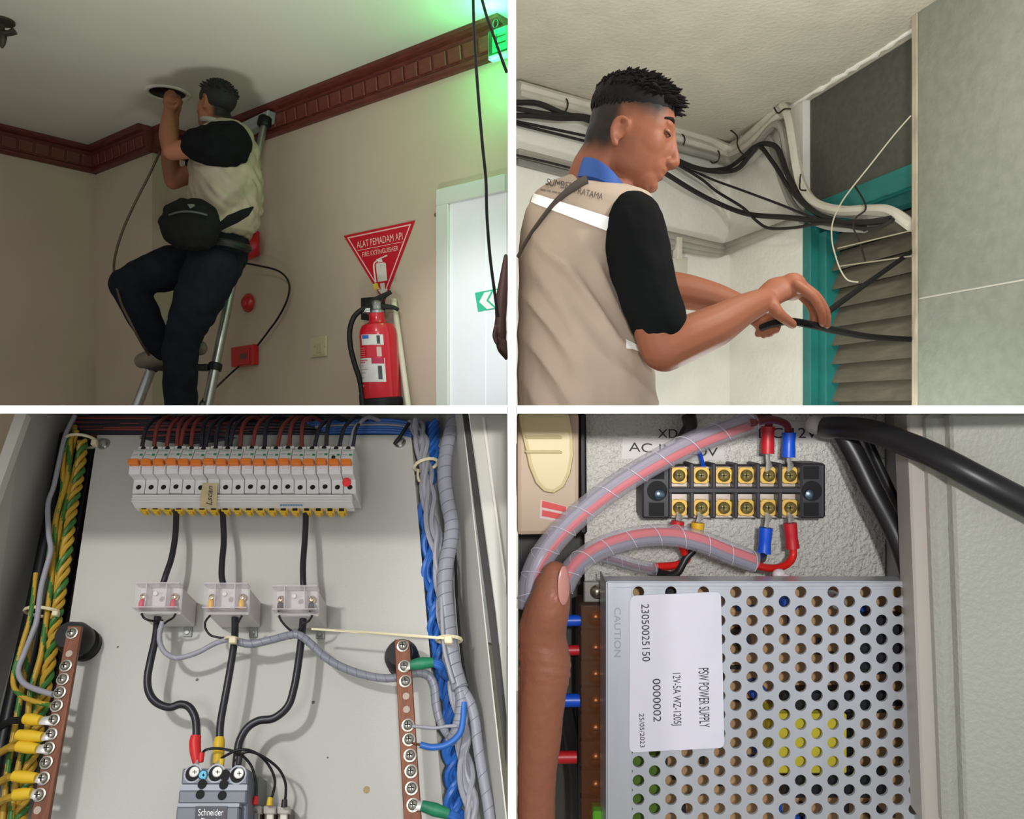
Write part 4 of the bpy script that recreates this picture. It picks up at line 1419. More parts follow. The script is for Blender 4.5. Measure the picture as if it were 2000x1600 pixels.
def make_mcb(u0):
    uc = u0 + pitch / 2
    t = root('circuit_breaker', W3(uc, prof[-1][1], 0), 'tmp', 'circuit breaker', 'circuit breakers on the rail')
    mk('body', prism([W3(u0 + .0004, v, w) for w, v in prof], EU * (pitch - .0008)), mcbw, t, bevel=.0006)
    tg = mk('toggle', box3(u0 + .0012, u0 + pitch - .0016, V_(905.5, .076), V_(895.0, .076), .064, .076), orange, t, bevel=.0012)
    mk('front_panel', box3(u0 + .0008, u0 + pitch - .0008, V_(925.5, .0675), V_(908, .0675), .0655, .0675), mcbp, t, bevel=.0005)
    mk('window', box3(u0 + .005, u0 + pitch - .003, V_(918, .0685), V_(909.5, .0685), .067, .0685), mat('window_grey', (232, 232, 238), .25), t, bevel=.0004)
    # sloped label face
    fv0, fw0, fv1, fw1 = prof[3][1], prof[3][0], prof[4][1], prof[4][0]
    L_ = lambda a, b: W3(u0 + pitch * a, fv0 + (fv1 - fv0) * b, fw0 + (fw1 - fw0) * b + .0005)
    mk('label_mark', prism([L_(.66, .56), L_(.90, .56), L_(.90, .80), L_(.66, .80)], N3 * -.0004), greenm, t)
    text('brand_print', 'Schneider', (L_(.15, .16) + L_(.85, .16)) / 2, EU, EV, pitch * .72, .0034, inkg, t, .0004)
    mk('print_line', prism([L_(.14, .62), L_(.50, .62), L_(.50, .68), L_(.14, .68)], N3 * -.0002), mat('print_grey2', (170, 172, 174), .6), t)
    yh = V_(952, .048)
    mk('screw_hole', lathe(W3(uc, yh, .0481), N3, [(.0035, 0), (.0035, .0003), (.002, .0004)], 14), M['dark'], t)
    mk('wire_hole', lathe(W3(uc - pitch * .05, V_(876, .046), .0461), N3, [(.0034, 0), (.0034, .0003), (.002, .0004)], 14), M['dark'], t)
    mk('mould_line', box3(u0 + .001, u0 + pitch - .001, V_(938.3, .0482), V_(937.8, .0482), .047, .0483), mat('mould_grey', (176, 174, 168), .6), t)
    return t


ordn = ['first', 'second', 'third', 'fourth', 'fifth', 'sixth', 'seventh', 'eighth', 'ninth', 'tenth', 'eleventh', 'twelfth', 'thirteenth', 'fourteenth', 'fifteenth', 'sixteenth', 'seventeenth', 'last']
mcb0 = make_mcb(uL)
for i in range(18):
    lab = 'white circuit breaker with orange toggle, %s from the left of the row' % ordn[i]
    if i == 17:
        lab = 'white circuit breaker with a red dot sticker at the right end of the row'
    if i == 16:
        lab = 'white circuit breaker with a black dot above its toggle, second from right'
    if i == 6:
        lab = 'white circuit breaker with masking tape below its toggle, seventh from the left'
    jog = (0, .0, 0, .0009, .0, -.0006, .0009, 0, 0, .0008, 0, 0, .0009, -.0003, 0, .0009, 0, 0)[i]
    if i == 0:
        mcb0['label'] = lab
    else:
        dup(mcb0, EU * pitch * i + EV * jog, None, lab)
# red dot, black dot, tape
def wprof(y):
    return .066 if y < 926.5 else (.066 - .018 * (y - 926.5) / 11.5 if y < 938 else .048)
ring_ = [(677 + 8.6 * math.cos(t), 942 + 8.6 * math.sin(t)) for t in [i * math.pi / 12 for i in range(24)]]
o = mk('dot_sticker', prism([B3(x, y, wprof(y) + .0012) for x, y in ring_], -N3 * .0005), mat('sticker_red', (250, 56, 56), .5)); tag(o, 'round red sticker on the rightmost circuit breaker', 'sticker')
o = mk('dot_sticker', disc3(651, 893, .0675, [(.0028, 0), (.0026, .0006)], 14), M['dark']); tag(o, 'small round black sticker above an orange toggle near the right end', 'sticker')
tp_ = root('masking_tape', B3(408, 966, .055), 'strip of cream masking tape with handwriting across the breakers and busbar', 'tape')
tapem = mat('masking_tape', (214, 194, 150), .7, var=.12, vscale=60)
mk('strip', prism([B3(396, 943, .0525), B3(425, 944, .0525), B3(424, 966, .0535), B3(423, 991, .0535), B3(391, 990, .0535), B3(392, 966, .0535)], -N3 * .0006), tapem, tp_)
text('handwriting', 'Lscan', B3(409, 968, .0545), EV, -EU, .029, .0075, mat('pen_ink', (60, 56, 60), .6), tp_, .0003, shear=.3)

# ---- comb busbar with yellow teeth
cbb = root('comb_busbar', B3(470, 985, .03), 'white ridged comb busbar cover with yellow clips under the circuit breakers', 'busbar')
uB0, _ = L3(257, 975, .05)
uB1, _ = L3(688, 975, .05)
busm = mat('busbar_white', (230, 227, 222), .45)
mk('cover', prism([W3(uB0, V_(966, .049), 0.026), W3(uB0, V_(966, .049), .049), W3(uB0, V_(981, .049), .049), W3(uB0, V_(992, .038), .038), W3(uB0, V_(992, .038), .026)], EU * (uB1 - uB0)), busm, cbb, bevel=.0008)
for y in (967.5, 973.5, 979):
    mk('ridge', box3(uB0, uB1, V_(y + 1.7, .051), V_(y - 1.2, .051), .048, .0515), busm, cbb, bevel=.0007)
for k in range(9):
    mk('print_mark', prism([B3(547 + 5 * k, 985.5, .0462), B3(550.5 + 5 * k, 985.5, .0462), B3(550.5 + 5 * k, 989, .0424), B3(547 + 5 * k, 989, .0424)], N3 * .0003), mat('print_blue', (120, 160, 190), .6), cbb)
yel = mat('clip_yellow', (222, 180, 50), .4)
ct0 = None
for i in range(18):
    x = 283 + 22.65 * i
    y = 996.0 + i * .22
    if ct0 is None:
        u_, v_ = L3(x, y, .032)
        vs, fs = J(box3(u_ - .0058, u_ + .0058, v_ - .0035, v_ + .004, .026, .036), box3(u_ - .003, u_ + .003, v_ - .0062, v_ - .003, .026, .035))
        ct0 = mk('clip', (vs, fs), yel, cbb, bevel=.0008)
        dk = mk('clip_slot', box3(u_ - .0034, u_ + .0034, v_ - .001, v_ + .0035, .0355, .0363), M['dark'], ct0)
        base_u, base_v = u_, v_
    else:
        u_, v_ = L3(x, y, .032)
        dup(ct0, EU * (u_ - base_u) + EV * (v_ - base_v), cbb)

# ---- cables between busbar, current transformers and the main breaker
def w3(label, pts, r, m, cat='cable', name='cable', n=10, sub=6, group=None):
    o = mk(name, tube([B3(*p) for p in pts], r, n, sub), m, None, True)
    tag(o, label, cat, group)
    return o


CAB = mat('power_cable', (30, 31, 38), .36)
w3('black power cable from the busbar down to the left current transformer', [(344, 986, .03), (344, 1015, .034), (342, 1050, .04), (335, 1090, .046), (325, 1120, .05), (317, 1145, .05)], .0040, CAB)
w3('black power cable from the busbar down to the middle current transformer', [(434, 986, .03), (436, 1020, .034), (437, 1060, .04), (434, 1095, .045), (433, 1125, .048), (438, 1148, .05)], .0040, CAB)
w3('black power cable from the busbar down to the right current transformer', [(597, 988, .03), (597, 1020, .034), (595, 1060, .04), (592, 1100, .046), (592, 1130, .05), (593, 1152, .05)], .0040, CAB)
cl1 = w3('thick black cable bending from the left transformer to the red sleeve', [(308, 1205, .045), (304, 1245, .048), (294, 1290, .05), (288, 1325, .05), (291, 1352, .05), (305, 1372, .05), (330, 1382, .05), (352, 1376, .05), (370, 1382, .05), (382, 1405, .05), (384, 1440, .05)], .0046, CAB)
cl2 = w3('thick black cable from the middle transformer to the yellow sleeve', [(459, 1205, .045), (458, 1250, .05), (449, 1310, .052), (440, 1360, .052), (431, 1410, .05), (429, 1445, .05)], .0044, CAB)
cl3 = w3('thick black cable curving from the right transformer to the third breaker pole', [(592, 1210, .045), (589, 1245, .048), (582, 1300, .05), (574, 1345, .05), (562, 1380, .05), (535, 1403, .05), (505, 1408, .05), (483, 1422, .05), (468, 1448, .05), (463, 1478, .05), (461, 1500, .05)], .0046, CAB)
redp = mat('sleeve_red', (214, 34, 36), .45)
yelp = mat('sleeve_yellow', (222, 182, 38), .45)
blkp = mat('sleeve_black', (34, 33, 36), .5)
mk('sleeve', tube([B3(383, 1437, .05), B3(381, 1450, .05), B3(382, 1470, .05), B3(385, 1490, .05)], [.0058, .0066, .0062, .0048], 12, 4), redp, cl1, True)
mk('sleeve', tube([B3(429, 1440, .05), B3(428, 1452, .05), B3(427, 1475, .05), B3(424, 1492, .05)], [.0050, .0064, .0062, .0050], 12, 4), yelp, cl2, True)

# ---- current transformers
ctm = mat('transformer_grey', (214, 208, 204), .5, var=.04, vscale=20)
clear = mat('clear_cover', (240, 232, 236), .10, alpha=.13, spec=.6)
clear2 = mat('clear_edge', (226, 216, 222), .2, alpha=.45)


def make_ct(x0, y0, x1, y1, colr, lab):
    t = root('current_transformer', B3((x0 + x1) / 2, y1, 0), lab, 'transformer', 'current transformers')
    u0, v0 = L3(x0 + 4, y1, .058)
    u1_, v1 = L3(x1, y0 + 4, .058)
    bd = mk('body', box3(u0, u1_, v0, v1, .004, .058), ctm, t, bevel=.0015)
    vm = (v0 + v1) / 2
    cu0, cv0 = u0 - .001, v0 + .004
    cov = mk('cover', box3(cu0, u1_ + .001, cv0, v1 + .001, .0585, .072), clear, t, bevel=.0012)
    um = (u0 + u1_) / 2
    wdt = (u1_ - u0)
    for f in (.27, .73):
        mk('cover_wall', box3(u0 + wdt * f - .0006, u0 + wdt * f + .0006, cv0, v1, .059, .0735), clear2, cov)
    mk('cover_edge', J(box3(cu0, u1_ + .001, v1 - .0005, v1 + .0012, .058, .073), box3(cu0, u1_ + .001, cv0 - .001, cv0 + .0006, .058, .073)), clear2, cov)
    mk('centre_post', lathe(W3(um, vm + .003, .0725), N3, [(.0030, 0), (.0034, .0015), (.0026, .003)], 12), ctm, t, True)
    for s_ in (.14, .86):
        sx = u0 + wdt * s_
        scw = mk('terminal_screw', lathe(W3(sx, vm + .003, .0605), N3, [(.0048, 0), (.0048, .0015), (.0036, .002), (.0034, .005), (.0015, .0058)], 14), mat('brass_pale', (214, 190, 160), .3, .8), t, True)
        mk('slot', J(box3(sx - .0024, sx + .0024, vm + .0026, vm + .0034, .066, .0664), box3(sx - .0004, sx + .0004, vm + .0006, vm + .0054, .066, .0664)), M['dark'], scw)
        mk('ferrule', lathe(W3(sx, vm - .0015, .066), -EV, [(.0022, 0), (.0034, .003), (.0036, .008), (.0030, .012)], 12), colr, t, True)
    mk('rating_plate', box3(u0 + .004, u1_ - .004, v0 + .0006, v0 + .0035, .0578, .0584), mat('plate_text', (196, 190, 186), .5), t)
    foot = mk('foot', box3(um + wdt * .22, um + wdt * .42, v0 - .012, v0 + .006, .001, .003), mat('foot_zinc', (150, 156, 152), .5, .2), t)
    mk('foot_screw', lathe(W3(um + wdt * .32, v0 - .007, .003), N3, [(.003, 0), (.0025, .002)], 10), M['chrome'], foot, True)
    return t


make_ct(264, 1143, 357, 1199, mat('ferrule_red', (206, 40, 64), .45), 'boxy current transformer with clear cover and red ferrules, left of three')
make_ct(399, 1144, 488, 1200, mat('ferrule_yellow', (238, 178, 30), .45), 'boxy current transformer with clear cover and yellow ferrules, middle of three')
make_ct(534, 1149, 622, 1203, blkp, 'boxy current transformer with clear cover and black ferrules, right of three')
small = [('thin black wire from the left transformer\'s left terminal', [(277, 1199, .062), (281, 1207, .064), (292, 1212, .062), (306, 1213, .055), (318, 1212, .05)]),
         ('thin black wire from the left transformer\'s right terminal', [(343, 1199, .062), (338, 1207, .062), (328, 1213, .058), (322, 1218, .052)]),
         ('thin black wire looping left under the middle transformer', [(411, 1202, .062), (402, 1213, .06), (401, 1226, .056), (410, 1240, .052), (425, 1245, .05), (440, 1246, .05)]),
         ('thin black wire from the middle transformer\'s right terminal', [(473, 1202, .062), (466, 1214, .06), (460, 1228, .056), (456, 1245, .054)]),
         ('thin black wire from the right transformer\'s left terminal', [(545, 1202, .062), (549, 1212, .06), (560, 1225, .058), (574, 1237, .055)]),
         ('thin black wire from the right transformer\'s right terminal', [(610, 1202, .062), (603, 1213, .06), (590, 1220, .058), (582, 1234, .056)])]
for lab, pts in small:
    w3(lab, pts, .0014, M['cable'], 'wire', 'wire', 8, 5)
greyc = mat('wire_grey', (150, 150, 158), .45)
sheath = mat('spiral_sheath', (146, 148, 158), .35, alpha=.85)
seam = mat('sheath_seam', (104, 104, 112), .6)
pale = mat('sheath_pale', (196, 198, 206), .4)  # paler grey for the seam of the thin wrapped cable


def wrapped(lab, pts, r, turns, m=None, sm=None):
    t = root('wrapped_cable', B3(*pts[0]), lab, 'cable')
    pp = [B3(*p) for p in pts]
    mk('sheath', tube(pp, r, 12, 7), m or sheath, t, True)
    mk('seam', spiral(pp, r * 1.0, turns, r * .06, 5, 7), sm or seam, t)
    return t


wrapped('thin grey spiral wrapped cable hanging between the left and middle transformers', [(318, 1214, .052), (312, 1235, .05), (313, 1258, .05), (325, 1277, .05), (348, 1285, .05), (385, 1275, .05), (420, 1257, .05), (450, 1248, .052)], .0032, 9, greyc, pale)
wrapped('grey spiral wrapped cable running from the transformers past the right copper bar', [(458, 1252, .052), (490, 1258, .05), (530, 1250, .05), (565, 1241, .055), (585, 1241, .056), (605, 1256, .052), (635, 1284, .046), (670, 1304, .042), (710, 1318, .038), (750, 1325, .036), (785, 1322, .034), (815, 1314, .034), (838, 1320, .034), (849, 1342, .03), (853, 1380, .024), (862, 1415, .02), (878, 1440, .024)], .0048, 34)
cream = mat('tie_cream', (226, 214, 178), .5)
zk = root('cable_tie', B3(453, 1248, .058), 'short cream cable tie knotted under the middle transformer', 'cable tie')
mk('band', tube([B3(453, 1248, .054) + (EU * math.cos(t) * .008 + N3 * math.sin(t) * .008) for t in [i * math.pi / 6 for i in range(13)]], .0016, 6, 1), cream, zk)
mk('head', pbox3(446, 1243, 460, 1256, .060, .067), cream, zk, bevel=.001)
zt3 = root('cable_tie', B3(875, 1248, .07), 'long cream cable tie stretched from the right transformer to the grey bundle', 'cable tie')
mk('tail', prism([B3(608, 1226.5, .058), B3(720, 1233, .062), B3(800, 1239, .066), B3(868, 1244, .070), B3(868, 1249, .070), B3(800, 1244.5, .066), B3(720, 1238, .062), B3(608, 1230.5, .058)], -N3 * .0012), cream, zt3)
mk('head', pbox3(868, 1241, 884, 1256, .066, .076), cream, zt3, bevel=.0012)
mk('band', tube([B3(877, 1250, .052) + (EU * math.cos(t) * .015 + N3 * math.sin(t) * .015) for t in [i * math.pi / 8 for i in range(17)]], .0022, 6, 1), cream, zt3)

# ---- main moulded case breaker
mg = mat('breaker_grey', (112, 118, 128), .42, var=.04, vscale=30)
mgl = mat('breaker_ridge', (158, 162, 172), .4)
mb = root('main_breaker', B3(418, 1600, 0), 'dark grey moulded case main breaker at the bottom of the board', 'circuit breaker')
tl3, tr3 = L3(356, 1501, .070), L3(484, 1504, .070)
ub0, ub1 = tl3[0], tr3[0]
vt = tl3[1]
vb = L3(420, 1660, .07)[1]
mk('case', box3(ub0, ub1, vb, vt, .003, .066), mg, mb, bevel=.002)
vr1, vr2 = L3(420, 1533, .07)[1], L3(420, 1570, .074)[1]
mk('terminal_cover', box3(ub0, ub1, vr1, vt, .066, .070), mg, mb, bevel=.0015)
mk('front_cover', box3(ub0 - .001, ub1, vr2, vr1 - .006, .066, .073), mg, mb, bevel=.0015)
mk('ridge', box3(ub0 - .001, ub1, vr1 - .006, vr1, .066, .0715), mgl, mb)
mk('ridge', box3(ub0 - .001, ub1 - .006, vr2 - .0035, vr2, .066, .0775), mgl, mb)
nose = mk('handle_block', box3(ub0, ub1 - .006, vb, vr2 - .0035, .066, .079), mg, mb, bevel=.0015)
un, vn = L3(412, 1592, .08)
mk('name_plate', box3(un - .017, un + .017, vn - .012, vn + .0085, .0788, .0802), mat('plate_black', (44, 42, 54), .4), mb)
text('lettering', 'Schneider', W3(un, vn + .0025, .0806), EU, EV, .027, .0065, M['white'], mb, .0002)
text('lettering', 'Electric', W3(un, vn - .006, .0806), EU, EV, .020, .0055, M['white'], mb, .0002)
for k, (x, y) in enumerate(((377, 1511), (422, 1511), (464, 1514))):
    rc_ = mk('terminal_pocket', disc3(x, y, .0701, [(.0100, 0), (.0100, .0004), (.0078, .0005)], 20), mgl, mb)
    mk('pocket_floor', disc3(x, y, .0703, [(.0082, 0), (.0082, .0005), (.005, .0006)], 18), M['dark'], rc_)
    mk('terminal_screw', disc3(x + 3, y - 3, .0708, [(.0058, 0), (.0058, .0012), (.0050, .0016)], 14), mat('screw_dull', (168, 166, 160), .4, .5), rc_)
    mk('screw_slot', J(prism([B3(x - 1, y - 3.6, .0726), B3(x + 7, y - 3.6, .0726), B3(x + 7, y - 2.4, .0726), B3(x - 1, y - 2.4, .0726)], -N3 * .0004), prism([B3(x + 2.4, y - 7, .0726), B3(x + 3.6, y - 7, .0726), B3(x + 3.6, y + 1, .0726), B3(x + 2.4, y + 1, .0726)], -N3 * .0004)), M['dark'], rc_)
for x, y, r_ in ((439, 1514, .0056), (395, 1532, .0050), (437, 1533, .0050), (391, 1552, .0048), (434, 1554, .0048)):
    mk('cover_hole', disc3(x, y, .0732 if y > 1540 else .0717, [(r_, 0), (r_, .0004), (r_ * .7, .0005)], 16), M['dark'], mb)
bs = mk('cover_screw', disc3(397, 1514, .0702, [(.0054, 0), (.0054, .0012), (.004, .0016)], 16), mat('screw_blue', (60, 110, 130), .3, .7), mb)
mk('slot', J(prism([B3(394, 1513.3, .0723), B3(400, 1513.3, .0723), B3(400, 1514.7, .0723), B3(394, 1514.7, .0723)], -N3 * .0004), prism([B3(396.3, 1511, .0723), B3(397.7, 1511, .0723), B3(397.7, 1517, .0723), B3(396.3, 1517, .0723)], -N3 * .0004)), M['dark'], bs)
mk('case_side', box3(ub1 + .0002, ub1 + .004, vb, vt - .004, .003, .040), mat('side_greygreen', (120, 122, 114), .5), mb)
for k, (x, y, x2, y2) in enumerate(((385, 1488, 381, 1506), (424, 1490, 424, 1506), (463, 1495, 464, 1508))):
    lgx = mk('lug', tube([B3(x, y, .055), B3((x + x2) / 2, (y + y2) / 2, .064), B3(x2, y2 - 3, .0705)], [.0034, .0040, .0044], 10, 3, flat=.5), M['tin'], mb, True)
for (lab, sl, pts, end, cm) in (
        ('thin black wire from the red lug down to the leftmost fuse holder', (394, 1471, 392, 1489), [(395, 1472, .062), (402, 1465, .066), (420, 1462, .066), (445, 1465, .066), (470, 1474, .062), (490, 1495, .055), (499, 1525, .05), (501, 1558, .045)], (500, 1556, 498, 1572), redp),
        ('thin black wire from the yellow lug arching down to the middle fuse holder', (433, 1483, 432, 1497), [(433, 1481, .066), (445, 1474, .07), (465, 1465, .072), (488, 1466, .068), (510, 1478, .06), (528, 1500, .052), (537, 1525, .048), (534, 1548, .046), (529, 1562, .045)], (528, 1558, 526, 1574), yelp),
        ('thin black wire from the third pole arching down to the right fuse holder', (468, 1478, 466, 1494), [(470, 1478, .066), (478, 1470, .068), (495, 1470, .066), (520, 1482, .06), (545, 1503, .052), (557, 1528, .048), (558, 1552, .046), (556, 1566, .045)], (556, 1562, 555, 1577), blkp)):
    ww = w3(lab, pts, .0015, M['cable'], 'wire', 'wire', 8, 6)
    mk('sleeve', tube([B3(sl[0], sl[1], .066), B3(sl[2], sl[3], .066)], [.0034, .0030], 10, 1), cm, ww, True)
    mk('sleeve', tube([B3(end[0], end[1], .045), B3(end[2], end[3], .045)], [.0030, .0036], 10, 1), cm, ww, True)
for k, (x, nm) in enumerate(((498, 'left fuse holder with clear top and a red sleeved wire'), (526, 'middle fuse holder with clear top and a yellow sleeved wire'), (553, 'right fuse holder with clear top and a black sleeved wire'))):
    fh = root('fuse_holder', B3(x, 1600, 0), nm + ' beside the main breaker', 'fuse holder', 'fuse holders')
    mk('base', pbox3(x - 12, 1578, x + 12, 1640, .003, .030), mat('fuse_dark', (84, 72, 66), .4), fh, bevel=.001)
    mk('cap', pbox3(x - 12, 1574, x + 12, 1590, .0305, .040), mat('fuse_clear', (206, 200, 190), .2, alpha=.6), fh, bevel=.001)
    mk('fuse_tube', pbox3(x - 7, 1582, x + 7, 1640, .031, .036), mat('fuse_pale', (214, 206, 190), .3), fh, bevel=.001)

# ---- copper bars
copper = mat('copper', (122, 74, 52), .42, .45, var=.3, vscale=18, stretch=(10, 1, 1), bump=.06, bscale=90)


def proto_screw():
    return None


SC = {}


def bar_screw(x, y, w, parent, washer=True):
    base = B3(x, y, w)
    if 's' not in SC:
        prof_ = [(.0073, 0), (.0073, .0012), (.0056, .0014), (.0054, .0034), (.0038, .0050), (.0010, .0056)]
        s_ = mk('screw', lathe(base, N3, prof_, 18), mat('screw_nickel', (178, 174, 162), .28, .85), parent, True)
        q_ = lambda a, b, c: base + EU * a + EV * b + N3 * c
        mk('slot', J(prism([q_(-.0032, -.0006, .0053), q_(.0032, -.0006, .0053), q_(.0032, .0006, .0053), q_(-.0032, .0006, .0053)], N3 * .0006),
                     prism([q_(-.0006, -.0032, .0053), q_(.0006, -.0032, .0053), q_(.0006, .0032, .0053), q_(-.0006, .0032, .0053)], N3 * .0006)), M['dark'], s_)
        SC['s'] = (s_, base)
        return s_
    s0, b0 = SC['s']
    return dup(s0, base - b0, parent)


def copper_bar(quad, screws, holes, ins, lab):
    t = root('copper_bar', B3(quad[3][0], 1600, .05), lab, 'busbar')
    bar = mk('bar', poly3(quad, .056, .005), copper, t, bevel=.0007)
    for x, y in screws:
        bar_screw(x, y, .0562, bar)
    for x, y in holes:
        hl = mk('hole', disc3(x, y, .0562, [(.0042, 0), (.0040, .0004), (.0034, .0004)], 14), mat('hole_pale', (176, 158, 142), .6), bar)
    b_ = B3(*ins, 0.0005)
    mk('insulator', lathe(b_, N3, [(.020, 0), (.021, .010), (.017, .014), (.021, .022), (.021, .034), (.019, .040), (.016, .0505)], 24), M['black'], t, True)
    return t


copper_bar([(132, 1222), (160, 1223), (93, 1612), (57, 1612)],
           [(141, 1237), (129, 1301), (123, 1327), (117, 1353), (111, 1379), (105, 1407), (100, 1435), (95, 1462), (91, 1490), (85, 1521), (77, 1553)],
           [(135, 1277), (73, 1583)], (168, 1262), 'copper earth bar with yellow lugs leaning at the left of the board')
copper_bar([(770, 1249), (800, 1250), (824, 1612), (789, 1612)],
           [(787, 1262), (790, 1302), (792, 1331), (797, 1417), (799, 1445), (801, 1476), (803, 1507), (804, 1540), (807, 1573)],
           [(793, 1360), (794, 1386)], (790, 1296), 'copper neutral bar with green taped wires at the right of the board')

# ---- left bundle: black cables, striped earth wires, grey wire
gyy, gyg = mat('earth_yellow', (184, 146, 46), .45), mat('earth_green', (58, 112, 46), .45)


def gy(lab, pts, r, twist=.9, n=12, sub=12, group='striped earth wires of the left bundle', name='earth_wire'):
    pp = crom([B3(*p) for p in pts], sub)
    vs, fs = tube(pp, r, n, 1)
    o = mk(name, (vs, fs), gyy, None, True)
    o.data.materials.append(gyg)
    i = 0
    for p in o.data.polygons:
        if i < (len(pp) - 1) * n:
            ring_i, k = divmod(i, n)
            if (k + int(ring_i * twist * .8)) % n < 4:
                p.material_index = 1
        i += 1
    tag(o, lab, 'wire', group)
    return o


BK = [[(182, 868), (170, 930), (155, 1010), (140, 1090), (122, 1180), (103, 1270), (86, 1350), (66, 1440), (48, 1530), (32, 1612)],
      [(165, 868), (152, 930), (138, 1010), (122, 1090), (105, 1180), (86, 1270), (68, 1350), (48, 1440), (30, 1530), (14, 1612)],
      [(150, 850), (135, 930), (120, 1010), (105, 1090), (86, 1180), (66, 1270), (48, 1350), (28, 1440), (10, 1530), (-8, 1612)],
      [(130, 850), (116, 930), (100, 1010), (84, 1090), (66, 1180), (46, 1270), (28, 1350), (8, 1440), (-10, 1530), (-26, 1612)]]
for k, pth in enumerate(BK):
    w3(('rightmost', 'second from right', 'third from right', 'leftmost')[k] + ' black cable behind the striped earth wires', [(x, y, -.02 + .004 * (k % 2)) for x, y in pth], .0100, M['cable'], 'cable', 'cable', 10, 4)
rngw = random.Random(5)
EW = [[(146, 832), (140, 880), (130, 950), (124, 1020), (113, 1100), (104, 1170), (98, 1220), (82, 1290), (72, 1360), (60, 1430), (44, 1500), (30, 1612)],
      [(150, 842), (136, 900), (134, 960), (118, 1030), (108, 1080), (110, 1150), (104, 1220), (94, 1290), (80, 1360), (66, 1430), (52, 1500), (36, 1612)],
      [(142, 850), (125, 890), (122, 960), (110, 1010), (104, 1080), (98, 1150), (90, 1210), (80, 1280), (60, 1350), (52, 1430), (34, 1510), (20, 1612)],
      [(158, 870), (150, 900), (148, 940), (138, 1000), (128, 1060), (120, 1120), (110, 1180), (100, 1240), (88, 1300), (78, 1370), (60, 1440), (46, 1520), (40, 1612)],
      [(160, 880), (146, 920), (142, 980), (130, 1040), (118, 1100), (112, 1160), (104, 1230), (86, 1330), (66, 1400), (46, 1470), (26, 1560), (16, 1612)],
      [(138, 860), (132, 930), (112, 1000), (100, 1060), (92, 1110), (80, 1150), (74, 1200), (60, 1250), (52, 1300), (40, 1360), (30, 1420), (16, 1500), (4, 1612)],
      [(152, 900), (140, 960), (126, 1030), (112, 1090), (116, 1150), (100, 1200), (92, 1260), (84, 1330), (70, 1400), (56, 1460), (38, 1540), (26, 1612)]]
names_ = ['front', 'second', 'third', 'fourth', 'fifth', 'sixth', 'seventh']
for k, pth in enumerate(EW):
    gy('green and yellow striped earth wire twisting down the left bundle', [(x, y, .004 + .006 * (k % 3)) for x, y in pth], .0037, .55 + .15 * (k % 3))
for k in range(3):                                   # tightly twisted pair to the right of the bundle
    base_ = [(158, 862), (150, 930), (136, 1000), (126, 1080), (112, 1170), (100, 1250), (84, 1350), (66, 1440), (46, 1540), (34, 1612)]
    pp = [B3(x + 4, y, .010) for x, y in base_]
    vs, fs = spiral(pp, .0045, 13, .0033, 7, 6, k * 2.1, 12)
    o = mk('earth_wire', (vs, fs), gyy if k != 1 else gyg, None, True)
    tag(o, ('yellow', 'green', 'amber')[k] + ' strand of the tight three strand twist in the left earth bundle', 'wire')
w3('single grey wire running down the left bundle to the copper bar', [(146, 812, .02), (128, 850, .022), (116, 900, .024), (105, 950, .024), (94, 985, .026), (95, 1040, .028), (99, 1075, .03), (90, 1110, .03), (80, 1150, .03), (72, 1210, .03), (62, 1240, .03), (48, 1275, .034), (36, 1308, .036), (44, 1332, .04), (66, 1345, .046), (104, 1357, .056)], .0034, greyc, 'wire', 'wire')
gy('striped earth wire looping from the bundle to the fourth screw of the copper bar', [(70, 1120, .03), (60, 1200, .032), (46, 1250, .034), (28, 1310, .036), (27, 1340, .038), (40, 1358, .042), (66, 1370, .048), (100, 1378, .056)], .0030, .6, group=None)
for k, (x, y) in enumerate(((160, 862), (84, 1196))):
    c0_ = B3(x, y, .01)
    zz_ = root('cable_tie', c0_, ('pale cable tie holding the top of the left bundle to the plate bolt', 'pale cable tie round the left bundle above the copper bar')[k], 'cable tie')
    mk('band', tube([c0_ + (EU * math.cos(t) * .022 + N3 * math.sin(t) * .020) for t in [i * math.pi / 8 for i in range(17)]], .0022, 6, 1), cream, zz_)
    mk('head', pbox3(x + 16, y - 4, x + 27, y + 6, .018, .026), cream, zz_, bevel=.001)
LUG = [((50, 1404), (80, 1408), (105, 1407), (20, 1409), 'black'), ((36, 1436), (84, 1440), (100, 1435), (30, 1452), 'gy'), ((36, 1458), (74, 1463), (95, 1462), (14, 1462), 'gy'), ((28, 1516), (72, 1520), (85, 1521), (14, 1519), 'gy'), ((30, 1553), (63, 1550), (77, 1553), (8, 1562), 'gy')]
for k, (a, b, c, e, kind_) in enumerate(LUG):
    t = root('cable_lug', B3(*c, .058), 'yellow sleeved cable lug on the left copper bar, %s from the top' % ordn[k], 'lug', 'yellow lugs on the left bar')
    mk('sleeve', tube([B3(*a, .056), B3((a[0] + b[0]) / 2, (a[1] + b[1]) / 2, .058), B3(*b, .060)], [.0062, .0068, .0054], 12, 3), yelp, t, True)
    mk('tongue', tube([B3(b[0] - 2, b[1], .060), B3((b[0] + c[0]) / 2, (b[1] + c[1]) / 2, .060), B3(*c, .0578)], [.0044, .0055, .0060], 10, 3, flat=.28), M['tin'], t, True)
    pts_ = [B3(a[0] + 4, a[1], .056), B3((a[0] + e[0]) / 2, (a[1] + e[1]) / 2 + 1, .05), B3(*e, .04), B3(e[0] - 26, e[1] + 16, .02)]
    mk('wire', tube(pts_, .0042, 8, 5), M['cable'] if kind_ == 'black' else gyy, t, True)

